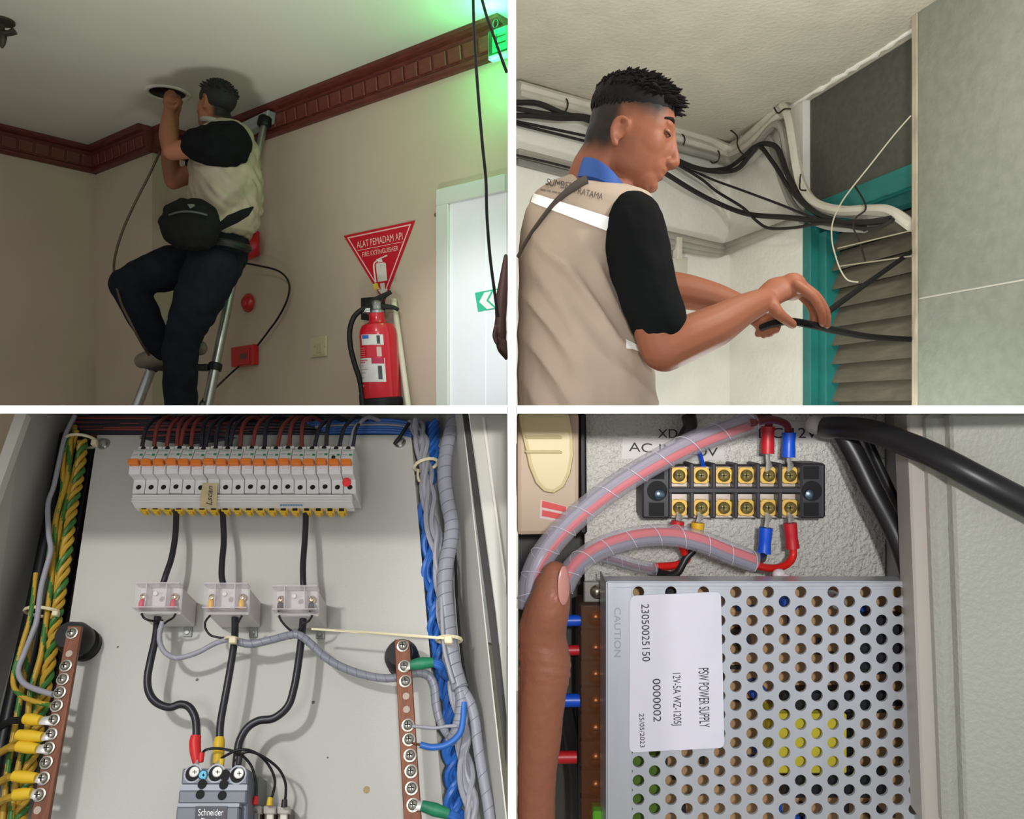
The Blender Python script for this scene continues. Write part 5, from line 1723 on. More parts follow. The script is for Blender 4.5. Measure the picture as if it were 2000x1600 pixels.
# ---- wiring across the top
redw = mat('wire_red', (128, 54, 46), .5)
blkw = mat('wire_black', (34, 36, 46), .5)
bluew = mat('wire_blue', (40, 98, 178), .42)
rt = random.Random(9)
tops = []
for k in range(17):
    y0 = 815 + 2.9 * k
    m_ = redw if k in (1, 4, 7, 9, 13) else blkw
    x1 = rt.uniform(600, 690) if m_ is blkw else rt.uniform(430, 600)
    pts = [(150 + rt.uniform(-6, 10), y0, -.01), (260, y0 + rt.uniform(-4, 4), -.004), (370, y0 + rt.uniform(-5, 5), .0), (480, y0 + rt.uniform(-4, 4), -.004), (x1, y0 + rt.uniform(-3, 3), -.01)]
    w3(('dark red' if m_ is redw else 'black') + ' wire in the bundle across the top of the board', pts, .0034, m_, 'wire', 'wire', 7, 5, 'top bundle red wires' if m_ is redw else 'top bundle black wires')
cols = 'krrrrkkkrrkrrrkkkkk'
for i in range(18):
    u_ = uL + pitch * (i + .5)
    xm = 265 + 24.05 * i
    nb = 2 if i in (3, 5, 7, 17) else 1
    for j in range(nb):
        m_ = redw if cols[i] == 'r' else blkw
        if i == 17 and j == 0:
            m_ = greyc
        ox = (j - (nb - 1) / 2) * 6
        lean = rt.uniform(-4, 16)
        pts = [(xm + 12 + ox, 880, .036), (xm + 12 + ox + lean * .2, 862, .040), (xm + 14 + ox + lean * .5, 838, .042), (xm + 20 + ox + lean, 822, .034), (xm + 34 + ox + lean, 815, .016), (xm + 52 + lean, 822, .0)]
        w3('%s feed wire into the %s circuit breaker from the left' % ({redw: 'dark red', blkw: 'black', greyc: 'grey'}[m_] + ((' left hand', ' right hand')[j] if nb > 1 and m_ is not greyc else ''), ordn[i]), pts, .0030, m_, 'wire', 'wire', 8, 5, None)

# ---- right bundle
for k in range(6):
    pts = [(600 + 8 * k, 826 + 4 * k, -.005), (690, 822 + 4.5 * k, -.002), (770, 822 + 4.6 * k, .0), (815 - 2 * k, 832 + 4 * k, .0)]
    w3('blue wire running right along the top edge of the board', pts, .0032, bluew if k != 2 else greyc, 'wire', 'wire', 7, 5, 'blue wires along the top right')
BL = [(846, 826), (842, 880), (836, 950), (834, 1020), (838, 1090), (846, 1160), (852, 1220), (860, 1290), (876, 1350), (882, 1420), (884, 1490), (886, 1550), (890, 1612)]
for k in range(6):
    pp = [B3(x - 3 + 3.2 * (k % 3), y, -.012 + .008 * (k // 3)) for x, y in BL]
    o = mk('blue_wire', spiral(pp, .0055 + .002 * (k % 2), 7 + k % 3, .0042, 8, 6, k * 1.05, 14), bluew, None, True)
    tag(o, 'blue wire twisted into the thick bundle right of the mounting plate', 'wire', 'blue wires of the right bundle')
GR = [(806, 822), (818, 862), (826, 920), (834, 990), (846, 1060), (858, 1130), (864, 1200), (872, 1270), (884, 1330), (896, 1400), (902, 1460), (908, 1540), (918, 1612)]
for k in range(6):
    pp = [B3(x + (k % 3) * 5, y, .012 + .007 * (k // 3)) for x, y in GR]
    o = mk('grey_wire', spiral(pp, .0048, 5 + k % 3, .0036, 8, 6, k * 1.3, 14), greyc, None, True)
    tag(o, 'grey wire twisted beside the blue bundle at the right of the board', 'wire', 'grey wires of the right bundle')
wrapped('thick grey spiral wrapped cable hanging down the right side of the cabinet', [(893, 812, .045), (880, 845, .05), (871, 885, .054), (868, 930, .056), (874, 980, .056), (882, 1020, .056), (880, 1060, .056), (872, 1100, .056), (869, 1150, .054), (873, 1200, .052), (878, 1250, .052), (886, 1300, .05), (899, 1345, .05)], .0098, 26)
wrapped('grey spiral wrapped branch curling back to the blue bundle', [(899, 1345, .05), (903, 1372, .05), (898, 1402, .046), (890, 1430, .04), (880, 1448, .03)], .0068, 9)
wrapped('grey spiral wrapped branch running down beside the door gasket', [(902, 1345, .05), (918, 1372, .05), (928, 1410, .05), (934, 1460, .05), (944, 1520, .05), (953, 1570, .05), (958, 1612, .05)], .0062, 9)
bw = w3('blue wire curving from the wrapped branch to the right copper bar', [(906, 1372, .054), (904, 1410, .054), (896, 1436, .054), (872, 1455, .055), (845, 1460, .056), (821, 1455, .057)], .0036, bluew, 'wire', 'wire')
mk('bare_end', tube([B3(822, 1455, .057), B3(810, 1453, .0575), B3(802, 1450, .058)], .0014, 6, 2), copper, bw)
w3('grey wire running level from the right copper bar to the wrapped branch', [(800, 1418, .058), (825, 1420, .056), (850, 1422, .054), (872, 1419, .052), (892, 1418, .05)], .0020, greyc, 'wire', 'wire')
w3('long thin grey wire hanging in front of the wrapped cable', [(862, 1150, .058), (864, 1220, .062), (868, 1270, .062), (878, 1310, .062), (886, 1335, .062)], .0024, greyc, 'wire', 'wire')
w3('pair of thin black wires behind the wrapped cable', [(888, 1050, .03), (893, 1180, .03), (902, 1280, .03), (916, 1360, .03), (940, 1450, .03)], .0018, M['cable'], 'wire', 'wire')
grn = mat('tape_green', (30, 128, 88), .5, var=.3, vscale=80)
for k, (pts, scp, lab) in enumerate((([(802, 1300, .06), (822, 1296, .06), (846, 1294, .058)], (791, 1302), 'green taped wire end at the top of the right copper bar'), ([(824, 1574, .06), (850, 1582, .06), (876, 1590, .058)], (807, 1573), 'green taped wire end at the bottom of the right copper bar'))):
    t = root('taped_lug', B3(*pts[0]), lab, 'lug')
    mk('tape', tube([B3(*p) for p in pts], [.0058, .0074, .0056], 10, 4), grn, t, True)
    mk('tongue', tube([B3(*scp, .0578), B3(*pts[0])], [.0056, .0050], 10, 1, flat=.3), M['tin'], t, True)
    e_ = pts[-1]
    for j in range(3):
        mk('wire', tube([B3(e_[0] - 4, e_[1] + 2 * j - 2, .058), B3(e_[0] + 14, e_[1] + 2 + 4 * j, .052), B3(e_[0] + 22 - 3 * j, e_[1] + 20, .04), B3(e_[0] + 30, e_[1] + 34, .02)], .0034, 8, 5), bluew, t, True)
zz_ = root('cable_tie', B3(832, 910, .03), 'cream cable tie round the grey wires high on the right bundle', 'cable tie')
c0_ = B3(832, 908, .02)
mk('band', tube([c0_ + (EU * math.cos(t) * .017 + N3 * math.sin(t) * .016 + EV * math.cos(t) * .005) for t in [i * math.pi / 8 for i in range(17)]], .0024, 6, 1), cream, zz_)
mk('tail', tube([B3(817, 918, .02), B3(816, 930, .025), B3(819, 940, .028)], .0018, 6), cream, zz_)
w3('black cable tie tail slanting to the right plate bolt', [(799, 826, .02), (790, 840, .018), (778, 858, .012), (770, 868, .008)], .0026, M['black'], 'cable tie', 'cable_tie')

# ================================================================== POWER SUPPLY BAY (lower right)
D4 = 1.25


def pb(x0, y0, x1, y1, dback, dfront):
    """box whose front face covers the pixel rectangle at depth dfront"""
    a, b = P(x0, y1, dfront), P(x1, y0, dfront)
    return aabox(a.x, b.x, dfront, dback, a.z, b.z)


def pp4(pts, d, th):
    return prism([P(x, y, d) for x, y in pts], V((0, th, 0)))


NF = V((0, -1, 0))
XR = V((1, 0, 0))
m4 = lambda d: d / F


def hammer(name, rgb):
    m = mat(name, rgb, .30, bump=.85, bscale=170, var=.06, vscale=12, spec=.7)
    return m


ham = hammer('hammered_grey', (216, 214, 207))
cc = root('control_cabinet', P(1450, 1612, D4), 'grey hammer finish control cabinet with its open door edge at the right', 'cabinet')
mk('back_plate', pp4([(1142, 806), (1728, 806), (1730, 1400), (1142, 1400)], D4, .004), ham, cc)
mk('rear_panel', pp4([(1012, 806), (1780, 806), (1780, 1614), (1012, 1614)], 1.34, .004), mat('cabinet_dark', (70, 68, 64), .6), cc)
mk('side_channel', prism([P(1727, 806, 1.262), P(1792, 807, 1.09), P(1812, 1614, 1.09), P(1727, 1614, 1.262)], V((.004, .003, 0))), mat('cabinet_midgrey', (136, 138, 136), .5), cc)
warm = mat('door_warm', (186, 178, 168), .55, var=.05, vscale=5)
cool = mat('door_cool', (170, 171, 160), .5, var=.05, vscale=5, bump=.2, bscale=160)
mk('door_edge', prism([P(1772, 807, 1.05), P(1814, 807, 1.05), P(1852, 1614, 1.05), P(1803, 1614, 1.05)], V((.01, .06, 0))), warm, cc, bevel=.003)
mk('door_lip', prism([P(1812, 808, 1.035), P(1858, 808, 1.035), P(1890, 1614, 1.035), P(1845, 1614, 1.035)], V((0, .03, 0))), cool, cc, bevel=.006)
mk('door_panel', prism([P(1856, 808, 1.02), P(2060, 808, .99), P(2060, 1614, .99), P(1886, 1614, 1.02)], V((0, .03, 0))), cool, cc, bevel=.003)

# ---- beige device at the left
bd = root('beige_isolator', P(1070, 1045, 1.2), 'rounded beige plastic device with an oval ridged front at the left', 'device')
beige = mat('beige_plastic', (182, 160, 138), .5)
creamp = mat('cream_plastic', (206, 190, 146), .45)
pts_ = [(1010, 807), (1131, 807), (1131, 1000)] + [(1131 - 30 * (1 - math.cos(t)), 1000 + 44 * math.sin(t)) for t in [i * math.pi / 12 for i in range(1, 7)]] + [(1010, 1046)]
mk('case', prism([P(x, y, 1.17) for x, y in pts_], V((0, .08, 0))), beige, bd, bevel=.006, seg=2)
ov = [(1012, 812), (1112, 812)] + [(1066 + 55 * math.cos(t), 872 + 94 * math.sin(t)) for t in [i * math.pi / 16 for i in range(-6, 15)]]
mk('oval_front', prism([P(x, y, 1.155) for x, y in [(1012, 807), (1112, 807), (1120, 850), (1121, 890), (1115, 925), (1102, 952), (1082, 965), (1062, 961), (1046, 944), (1033, 912), (1024, 870), (1016, 835)]], V((0, .018, 0))), creamp, bd, bevel=.006, seg=2)
for y in (854, 883):
    mk('grip_ridge', prism([P(1024, y - 3, 1.148), P(1096, y - 3, 1.148), P(1100, y + 3, 1.148), P(1027, y + 3, 1.148)], V((0, .01, 0))), creamp, bd, bevel=.002)
stk = mk('sticker', pp4([(1056, 976), (1108, 990), (1106, 1022), (1054, 1012)], 1.1695, .0005), mat('sticker_pale', (206, 190, 184), .6), bd)
mk('print_block', pp4([(1059, 978), (1106, 990), (1105, 1001), (1058, 991)], 1.1688, .0004), mat('print_faded_red', (206, 74, 74), .6), stk)
mk('print_block', pp4([(1059, 996), (1106, 1006), (1105, 1017), (1058, 1008)], 1.1688, .0004), mat('print_faded_red', (206, 74, 74), .6), stk)
o = mk('rubber_strip', pp4([(1131, 807), (1145, 807), (1147, 1044), (1132, 1044)], 1.20, .03), M['black'], None, bevel=.003)
tag(o, 'narrow black rubber strip between the beige device and the hammered plate', 'seal')

# ---- printed tapes
def tape(quad, d, lab, s, c, w, h, lean=0.0):
    t = root('label_tape', P(*c, d), lab, 'label')
    mk('strip', pp4(quad, d, .0008), mat('tape_white', (206, 202, 200), .45), t)
    u_ = (P(quad[1][0], quad[1][1], d) - P(quad[0][0], quad[0][1], d)).normalized()
    text('lettering', s, P(*c, d), u_, Z, w * m4(d), h * m4(d), mat('print_black', (36, 34, 38), .6), t, .0006)
    return t


tape([(1216, 854), (1412, 866), (1416, 899), (1214, 896)], 1.249, 'white label tape reading AC IN above the left of the terminal strip', 'AC IN 220V', (1315, 878), 174, 18)
tape([(1471, 823), (1614, 823), (1614, 866), (1470, 863)], 1.249, 'white label tape reading DC 12V above the right of the terminal strip', 'DC 12V', (1539, 846), 114, 20)
tpx = text('stamped_letters', 'XD', P(1304, 847, 1.2495), XR, Z, 38 * m4(1.25), 17 * m4(1.25), mat('print_black', (36, 34, 38), .6), cc, .0004)

# ---- barrier terminal strip
tsb = mat('terminal_black', (52, 52, 58), .5)
gold = mat('washer_gold', (240, 208, 84), .32, .3, rgb2=(236, 184, 120), vscale=90)
goldd = mat('screw_brass', (196, 170, 96), .3, .6, rgb2=(120, 120, 80), vscale=120)
nick = mat('nickel_plate', (222, 208, 198), .3, .5)
ts = root('terminal_strip', P(1434, 1013, 1.25), 'black six way barrier terminal strip with gold screws on the hammered plate', 'terminal strip')
base_ = mk('base', pb(1260, 908, 1608, 1010, 1.249, 1.222), tsb, ts, bevel=.002)
DF, DS = 1.19, 1.205
for x0, x1 in ((1254, 1309), (1564, 1613)):
    blk = mk('end_block', pb(x0, 905, x1, 1013, 1.248, DF), tsb, ts, bevel=.003)
    xc = (x0 + x1) / 2 + (2 if x0 < 1400 else -3)
    mk('mounting_hole', lathe(P(xc, 959, DF), NF, [(20 * m4(DF), 0), (20 * m4(DF), .0005), (17 * m4(DF), .0006)], 24), M['dark'], blk)
    ms = mk('mounting_screw', lathe(P(xc + 4 * (1 if x0 < 1400 else -1), 966, DF - .001), NF, [(11 * m4(DF), 0), (10 * m4(DF), .003), (5 * m4(DF), .005)], 16), mat('screw_bluesteel', (110, 130, 146), .25, .9), blk, True)
    for y0, y1 in ((911, 936), (982, 1008)):
        mk('pocket', pb(xc - 16, y0, xc + 14, y1, DF, DF - .0008), M['dark'], blk)
        mk('pocket_edge', J(pb(xc - 18, y0 - 2, xc + 16, y0, DF, DF - .0015), pb(xc + 14, y0, xc + 16, y1, DF, DF - .0015)), tsb, blk)
XS = [1326, 1369.5, 1413.5, 1457.5, 1501, 1543]
for k in range(7):
    x = 1304 + 43.2 * k
    mk('barrier', pb(x, 905 if k not in (0, 6) else 907, x + 8.5, 1012, 1.24, DF + .003), tsb, ts, bevel=.0015)
mk('centre_bar', pb(1304, 953, 1568, 963, 1.24, DF + .002), tsb, ts, bevel=.001)
wsh0 = None
for r_i, (yc, yp0, yp1) in enumerate(((929, 912, 952), (992, 965, 1011))):
    for k, x in enumerate(XS):
        pl4 = mk('contact_plate', pb(x - 17, yp0, x + 17, yp1, 1.223, 1.214), nick, ts)
        oc = []
        for q_ in range(16):
            an = 2 * math.pi * q_ / 16 + math.pi / 16
            rr = 16.8 / max(abs(math.cos(an)), abs(math.sin(an)))
            rr = min(rr, 19.5) - (1.2 if q_ % 4 == 0 else 0)
            oc.append(P(x + rr * math.cos(an), yc + rr * math.sin(an), 1.206))
        mk('washer', prism(oc, V((0, .005, 0))), gold, pl4, bevel=.0008)
        s_ = mk('screw', lathe(P(x, yc, 1.206), NF, [(12 * m4(1.2), 0), (12 * m4(1.2), .003), (9 * m4(1.2), .006), (2 * m4(1.2), .0075)], 18), goldd, pl4, True)
        cs = P(x, yc, 1.206 - .0070)
        q_ = 5.5 * m4(1.2)
        w_ = 1.3 * m4(1.2)
        # slot stays with the strip's screws
        mk('slot', J(aabox(cs.x - q_, cs.x + q_, cs.y - .0012, cs.y + .001, cs.z - w_, cs.z + w_), aabox(cs.x - w_, cs.x + w_, cs.y - .0012, cs.y + .001, cs.z - q_, cs.z + q_)), mat('slot_olive', (62, 60, 34), .5), pl4)

# ---- lugs and wires on the strip
slr = mat('lug_red', (196, 30, 40), .4)
slb = mat('lug_blue', (16, 84, 214), .35)
sly = mat('lug_yellow', (230, 178, 40), .4)
wred = mat('wire_bright_red', (224, 34, 30), .38)
wblk = mat('wire_jet', (30, 29, 32), .38)
wmar = mat('wire_maroon', (108, 34, 36), .42)


def lug4(lab, m, x0, y0, x1, y1, tong, wirepts, wm, d=1.195):
    t = root('spade_lug', P(x0, y0, d), lab, 'lug')
    r_ = 13 * m4(d)
    a, b = P(x0, y0, d), P(x1, y1, d)
    mk('sleeve', tube([a, a.lerp(b, .35), a.lerp(b, .6), b], [r_ * 1.0, r_ * .98, r_ * .92, r_ * 1.05], 16, 3), m, t, True)
    mk('tongue', tube([P(x0, y0, d), P((x0 + tong[0]) / 2, (y0 + tong[1]) / 2, d + .003), P(*tong, 1.207)], [r_ * .55, r_ * .5, r_ * 1.0], 10, 3, flat=.45), M['tin'], t, True)
    if wirepts:
        mk('wire', tube([P(*q) for q in wirepts], 7.5 * m4(d), 10, 6), wm, t, True)
    return t


lug4('red sleeved lug on the top row of the terminal strip', slr, 1499, 886, 1500, 833, (1501, 914), [(1500, 836, 1.195), (1503, 818, 1.185), (1492, 812, 1.17), (1470, 816, 1.14)], wmar)
lug4('blue sleeved lug on the top row of the terminal strip', slb, 1540, 893, 1541, 845, (1543, 914), [(1541, 848, 1.195), (1536, 830, 1.185), (1520, 822, 1.17), (1500, 820, 1.15), (1468, 826, 1.11)], wmar)
lug4('red sleeved lug at the lower left end of the terminal strip', slr, 1324, 1018, 1320, 1046, (1326, 1006), [(1321, 1044, 1.195), (1335, 1075, 1.2), (1342, 1092, 1.205), (1320, 1104, 1.205), (1278, 1107, 1.19)], wred)
lug4('yellow sleeved lug on the bottom row of the terminal strip', sly, 1363, 1021, 1361, 1048, (1367, 1006), [(1361, 1046, 1.195), (1356, 1072, 1.2), (1340, 1090, 1.2), (1322, 1120, 1.195), (1300, 1122, 1.19), (1278, 1114, 1.18)], wblk)
lug4('blue sleeved lug on the bottom row of the terminal strip', slb, 1496, 1031, 1492, 1081, (1500, 1008), [(1492, 1079, 1.195), (1488, 1092, 1.18), (1474, 1098, 1.15)], wblk)
lug4('red sleeved lug at the lower right end of the terminal strip', slr, 1543, 1022, 1548, 1071, (1543, 1008), [(1548, 1068, 1.195), (1549, 1085, 1.195), (1540, 1100, 1.19), (1520, 1109, 1.18), (1495, 1109, 1.165), (1468, 1101, 1.14)], wred)
wire('short thin blue wire dropping into the second top terminal', [P(1362, 872, 1.235), P(1369, 892, 1.23), P(1374, 910, 1.215)], .0030, slb, 'wire', 'wire')
wire('black lead entering the top of the plate behind the clear tube', [P(1345, 812, 1.22), P(1348, 832, 1.225), P(1338, 852, 1.23), P(1330, 870, 1.235)], .011, wblk)

# ---- clear spiral tubes
milk = bpy.data.materials.new('milky_tube')
milk.use_nodes = True
nt = milk.node_tree
bs_ = nt.nodes['Principled BSDF']
bs_.inputs['Base Color'].default_value = (*lin((196, 194, 206)), 1)
bs_.inputs['Roughness'].default_value = .28
bs_.inputs['Alpha'].default_value = .30
tubes = (('thick clear spiral tube with a red wire sweeping across the terminal strip', [(1469, 822, 1.13), (1400, 846, 1.115), (1330, 877, 1.10), (1265, 911, 1.095), (1200, 952, 1.09), (1140, 998, 1.08), (1092, 1044, 1.07), (1056, 1092, 1.06), (1038, 1140, 1.055), (1034, 1190, 1.05)], 24, 11, [(8, wred, 9), (-9, mat('wire_violet', (150, 144, 162), .5), 9)]),
         ('lower clear spiral tube with red and grey wires arching under the strip', [(1474, 1098, 1.135), (1425, 1080, 1.13), (1375, 1060, 1.125), (1320, 1047, 1.12), (1262, 1047, 1.11), (1205, 1059, 1.10), (1158, 1079, 1.09), (1120, 1110, 1.075), (1098, 1150, 1.065)], 22, 9, [(-6, wred, 9), (9, mat('wire_slate', (104, 106, 126), .5), 8)]),
         ('short clear spiral tube half hidden behind the lower one', [(1281, 1112, 1.185), (1240, 1104, 1.18), (1200, 1092, 1.175), (1165, 1086, 1.17), (1135, 1092, 1.165)], 14, 5, [(2, wmar, 5)]))
for lab, pts, rpx, turns, inner in tubes:
    t = root('spiral_tube', P(*pts[0]), lab, 'tube')
    path = [P(*q) for q in pts]
    R_ = rpx * m4(1.1)
    mk('sheath', tube(path, R_, 18, 8, caps=False), milk, t, True)
    mk('seam', spiral(path, R_ * 1.005, turns, R_ * .035, 5, 8), mat('seam_pale', (196, 192, 204), .4), t)
    for dy, wm, wr in inner:
        mk('inner_wire', tube([P(x, y + dy, d) for x, y, d in pts], wr * m4(1.1), 8, 8), wm, t, True)

# ---- thick black cables at the upper right
wire('thick black cable slanting across the open door to the right edge', [P(1610, 836, 1.20), P(1650, 836, 1.14), P(1700, 842, 1.09), P(1752, 860, 1.05), P(1830, 893, 1.00), P(1920, 940, .97), P(2060, 1012, .95), P(2300, 1130, .92)], 25 * m4(1.02), wblk, 'cable', 'cable', None, 14)
wire('black cable curving down behind the door edge', [P(1634, 830, 1.165), P(1668, 884, 1.155), P(1705, 960, 1.14), P(1742, 1030, 1.13), P(1772, 1100, 1.12), P(1796, 1190, 1.12)], 20 * m4(1.14), wblk, 'cable', 'cable', None, 14)
wire('slim black cable beside the curving one near the side channel', [P(1682, 830, 1.19), P(1712, 900, 1.185), P(1745, 970, 1.18), P(1772, 1030, 1.17), P(1800, 1110, 1.16)], 9 * m4(1.18), wblk, 'cable', 'cable', None, 10)
o = mk('white_clip', ball(P(1594, 830, 1.20), (.016, .014, .014)), mat('clip_milky', (206, 198, 198), .4), None, True)
tag(o, 'pale plastic cable clip beside the DC label', 'clip')
o = mk('glue_blob', J(ball(P(1522, 1122, 1.16), (.010, .008, .008)), ball(P(1532, 1127, 1.155), (.008, .006, .005))), mat('glue', (214, 204, 206), .4), None, True)
tag(o, 'small white blob of glue on the top edge of the power supply', 'glue')

# ---- power supply
DP = 1.10
alu4 = mat('psu_aluminium', (204, 208, 216), .33, .5, var=.10, vscale=5, stretch=(6, 1, 1))
ps = root('power_supply', P(1490, 1614, DP), 'silver perforated metal power supply with a white label', 'power supply')
hp, vp_, hr = 31.7, 36.8, 11.6
cells, holes_c = [], []
vs, fs = [], []
idx = {}


def vid(x, y):
    key = (round(x, 2), round(y, 2))
    if key not in idx:
        idx[key] = len(vs)
        vs.append(P(x, y, DP))
    return idx[key]


ncol = 18
hx = hp * 2 / 3                                       # hexagon half width for columns hp apart
for ci in range(ncol):
    xc = 1247 + hp * ci
    y0 = 1157 + (vp_ / 2 if ci % 2 else 0)
    for j in range(16):
        yc = y0 + vp_ * j
        hexv = [(xc - hx, yc), (xc - hx / 2, yc - vp_ / 2), (xc + hx / 2, yc - vp_ / 2), (xc + hx, yc), (xc + hx / 2, yc + vp_ / 2), (xc - hx / 2, yc + vp_ / 2)]
        out = []
        for q_ in range(6):
            a, b = hexv[q_], hexv[(q_ + 1) % 6]
            out.append(a)
            out.append(((a[0] + b[0]) / 2, (a[1] + b[1]) / 2))
        inn = []
        for (x, y) in out:
            an = math.atan2(y - yc, x - xc)
            inn.append((xc + hr * math.cos(an), yc + hr * math.sin(an)))
        oi = [vid(*q_) for q_ in out]
        ii = [vid(*q_) for q_ in inn]
        k0 = len(vs)
        for (x, y) in inn:                            # rolled inner wall of the hole
            vs.append(P(xc + (x - xc) * .99, yc + (y - yc) * .99, DP) + V((0, .004, 0)))
        for q_ in range(12):
            fs.append((oi[q_], oi[(q_ + 1) % 12], ii[(q_ + 1) % 12], ii[q_]))
            fs.append((ii[q_], ii[(q_ + 1) % 12], k0 + (q_ + 1) % 12, k0 + q_))
for ci in range(1, ncol, 2):
    xc = 1247 + hp * ci
    fs.append(tuple(vid(*q_) for q_ in ((xc - hx, 1157 - vp_ / 2), (xc + hx, 1157 - vp_ / 2), (xc + hx / 2, 1157), (xc - hx / 2, 1157))))
cov = mk('perforated_cover', (vs, fs), alu4, ps)
cov['label'] = 'perforated silver cover with staggered round holes'
mk('cover_margin', J(pb(1186, 1146.3, 1235, 1740, DP + .003, DP - .0008), pb(1186, 1137, 1830, 1146, DP + .003, DP - .0008)), alu4, ps, bevel=.001)
a, b = P(1186, 1137, DP), P(1830, 1740, DP)
mk('left_side', aabox(a.x - .0015, a.x, DP, DP + .075, b.z, a.z), alu4, ps)
mk('top_side', aabox(a.x, b.x, DP, DP + .035, a.z - .001, a.z + .0008), alu4, ps)
text('embossed_letters', 'CAUTION', P(1206, 1235, DP), -Z, XR, 96 * m4(DP), 13 * m4(DP), mat('emboss', (170, 174, 182), .3, .6), ps, .0012)
pcb = mk('circuit_board', aabox(a.x + .012, b.x, DP + .066, DP + .070, b.z, a.z - .020), mat('pcb_tan', (190, 152, 110), .6, var=.08, vscale=20), ps)
rc4 = random.Random(21)


def comp(name, x0, y0, x1, y1, df, m, bev=.002):
    return mk(name, pb(x0, y0, x1, y1, DP + .066, df), m, pcb, bevel=bev)


blk4 = mat('component_black', (34, 34, 38), .45)
comp('heat_sink', 1672, 1205, 1775, 1318, DP + .03, blk4)
comp('transformer', 1508, 1395, 1655, 1512, DP + .02, mat('transformer_yellow', (214, 200, 60), .5, var=.12, vscale=30))
comp('transformer_core', 1530, 1352, 1740, 1394, DP + .035, blk4)
comp('transformer_core', 1530, 1513, 1740, 1560, DP + .035, blk4)
comp('side_core', 1656, 1365, 1672, 1560, DP + .04, blk4)
comp('green_coil', 1232, 1476, 1296, 1614, DP + .04, mat('coil_green', (92, 124, 36), .5, var=.3, vscale=60))
comp('relay', 1300, 1150, 1345, 1172, DP + .03, blk4)
for k in range(7):
    x, y = ((1385, 1180), (1530, 1170), (1620, 1166), (1440, 1240), (1470, 1340), (1770, 1490), (1700, 1580))[k]
    c_ = mk('capacitor', lathe(P(x, y, DP + .066), NF, [(16 * m4(1.16), 0), (16 * m4(1.16), .03), (14 * m4(1.16), .033), (4 * m4(1.16), .0335)], 16), (blk4, mat('cap_blue', (24, 76, 170), .4), M['alu'])[k % 3], pcb, True)
for k in range(26):
    x, y = rc4.uniform(1420, 1780), rc4.uniform(1160, 1600)
    w_, h_ = rc4.choice(((5, 16), (18, 5), (8, 8), (26, 3), (3, 26)))
    mk('component', pb(x - w_, y - h_, x + w_, y + h_, DP + .066, DP + .06), rc4.choice((blk4, blk4, mat('trace_dark', (60, 48, 38), .6), mat('cap_blue', (24, 76, 170), .4))), pcb)
for k in range(10):
    x, y = 1245 + 18 * k, rc4.uniform(1480, 1600)
    mk('component', pb(x - 4, y - 9, x + 5, y + 9, DP + .066, DP + .06), blk4, pcb)
for s_, x, y in (('D7', 1566, 1181), ('D6', 1566, 1216), ('J8', 1374, 1549), ('R7', 1785, 1418)):
    text('silkscreen', s_, P(x, y, DP + .0655), XR, Z, 15 * m4(1.16), 11 * m4(1.16), mat('silk_ink', (62, 46, 34), .6), pcb, .0006)

# label on the cover (machine readable code left out)
lb = root('rating_label', P(1320, 1312, DP - .002), 'white rounded rating label with rotated black print on the power supply', 'label')
cs_ = [(1231, 1164), (1408, 1156), (1415, 1461), (1229, 1470)]
rp = []
for k in range(4):
    c_, p_, n_ = V((*cs_[k], 0)), V((*cs_[k - 1], 0)), V((*cs_[(k + 1) % 4], 0))
    a_, b_ = c_ + (p_ - c_).normalized() * 12, c_ + (n_ - c_).normalized() * 12
    for t in (0, .25, .5, .75, 1):
        q_ = a_ * (1 - t) ** 2 + c_ * 2 * t * (1 - t) + b_ * t * t
        rp.append(P(q_.x, q_.y, DP - .0022))
mk('sheet', prism(rp, V((0, .0010, 0))), mat('label_paper', (216, 214, 226), .4, var=.03, vscale=30), lb)
DL = DP - .0024
lrot = (P(1412, 1461, DL) - P(1406, 1156, DL)).normalized()
lvv = (P(1408, 1156, DL) - P(1231, 1164, DL)).normalized()
ink = mat('label_ink_dark', (52, 50, 58), .6)
for s_, x, y, w_, h_ in (('23050025150', 1261, 1236, 112, 15), ('PSW POWER SUPPLY', 1375, 1363, 116, 20), ('12V-5A WZ-1205J', 1320, 1366, 102, 20), ('0000002', 1283, 1368, 84, 15), ('25/05/2023', 1254, 1427, 66, 9)):
    text('lettering', s_, P(x, y, DL), lrot, lvv, w_ * m4(DL), h_ * m4(DL), ink, lb, .0003)

# ---- screw terminals of the supply under an amber cover
tb = root('supply_terminals', P(1158, 1612, 1.2), 'row of dark amber covered screw terminals left of the power supply', 'terminal block')
mk('housing', pb(1130, 1178, 1184, 1740, 1.25, 1.195), mat('terminal_brown', (58, 40, 30), .4), tb, bevel=.003)
for k, y in enumerate((1208, 1268, 1320, 1372, 1425, 1482, 1536, 1588)):
    s_ = mk('terminal_screw', lathe(P(1164, y, 1.195), NF, [(15 * m4(1.19), 0), (15 * m4(1.19), .004), (10 * m4(1.19), .007), (3 * m4(1.19), .008)], 18), mat('screw_copper', (150, 92, 56), .3, .85), tb, True)
    mk('slot', aabox(P(1164, y, 1.19).x - .006, P(1164, y, 1.19).x + .006, 1.1862, 1.1872, P(1164, y, 1.19).z - .001, P(1164, y, 1.19).z + .001), M['dark'], s_)
    mk('divider', pb(1134, y + 24, 1182, y + 30, 1.2, 1.18), mat('terminal_brown', (58, 40, 30), .4), tb)
mk('amber_cover', pb(1136, 1185, 1180, 1620, 1.176, 1.174), mat('amber_clear', (120, 70, 36), .15, alpha=.28), tb)
mt4 = mk('mounting_tab', pp4([(1140, 1135), (1184, 1135), (1184, 1178), (1140, 1178)], 1.20, .004), mat('tab_grey', (150, 148, 140), .4, .5), tb, bevel=.002)
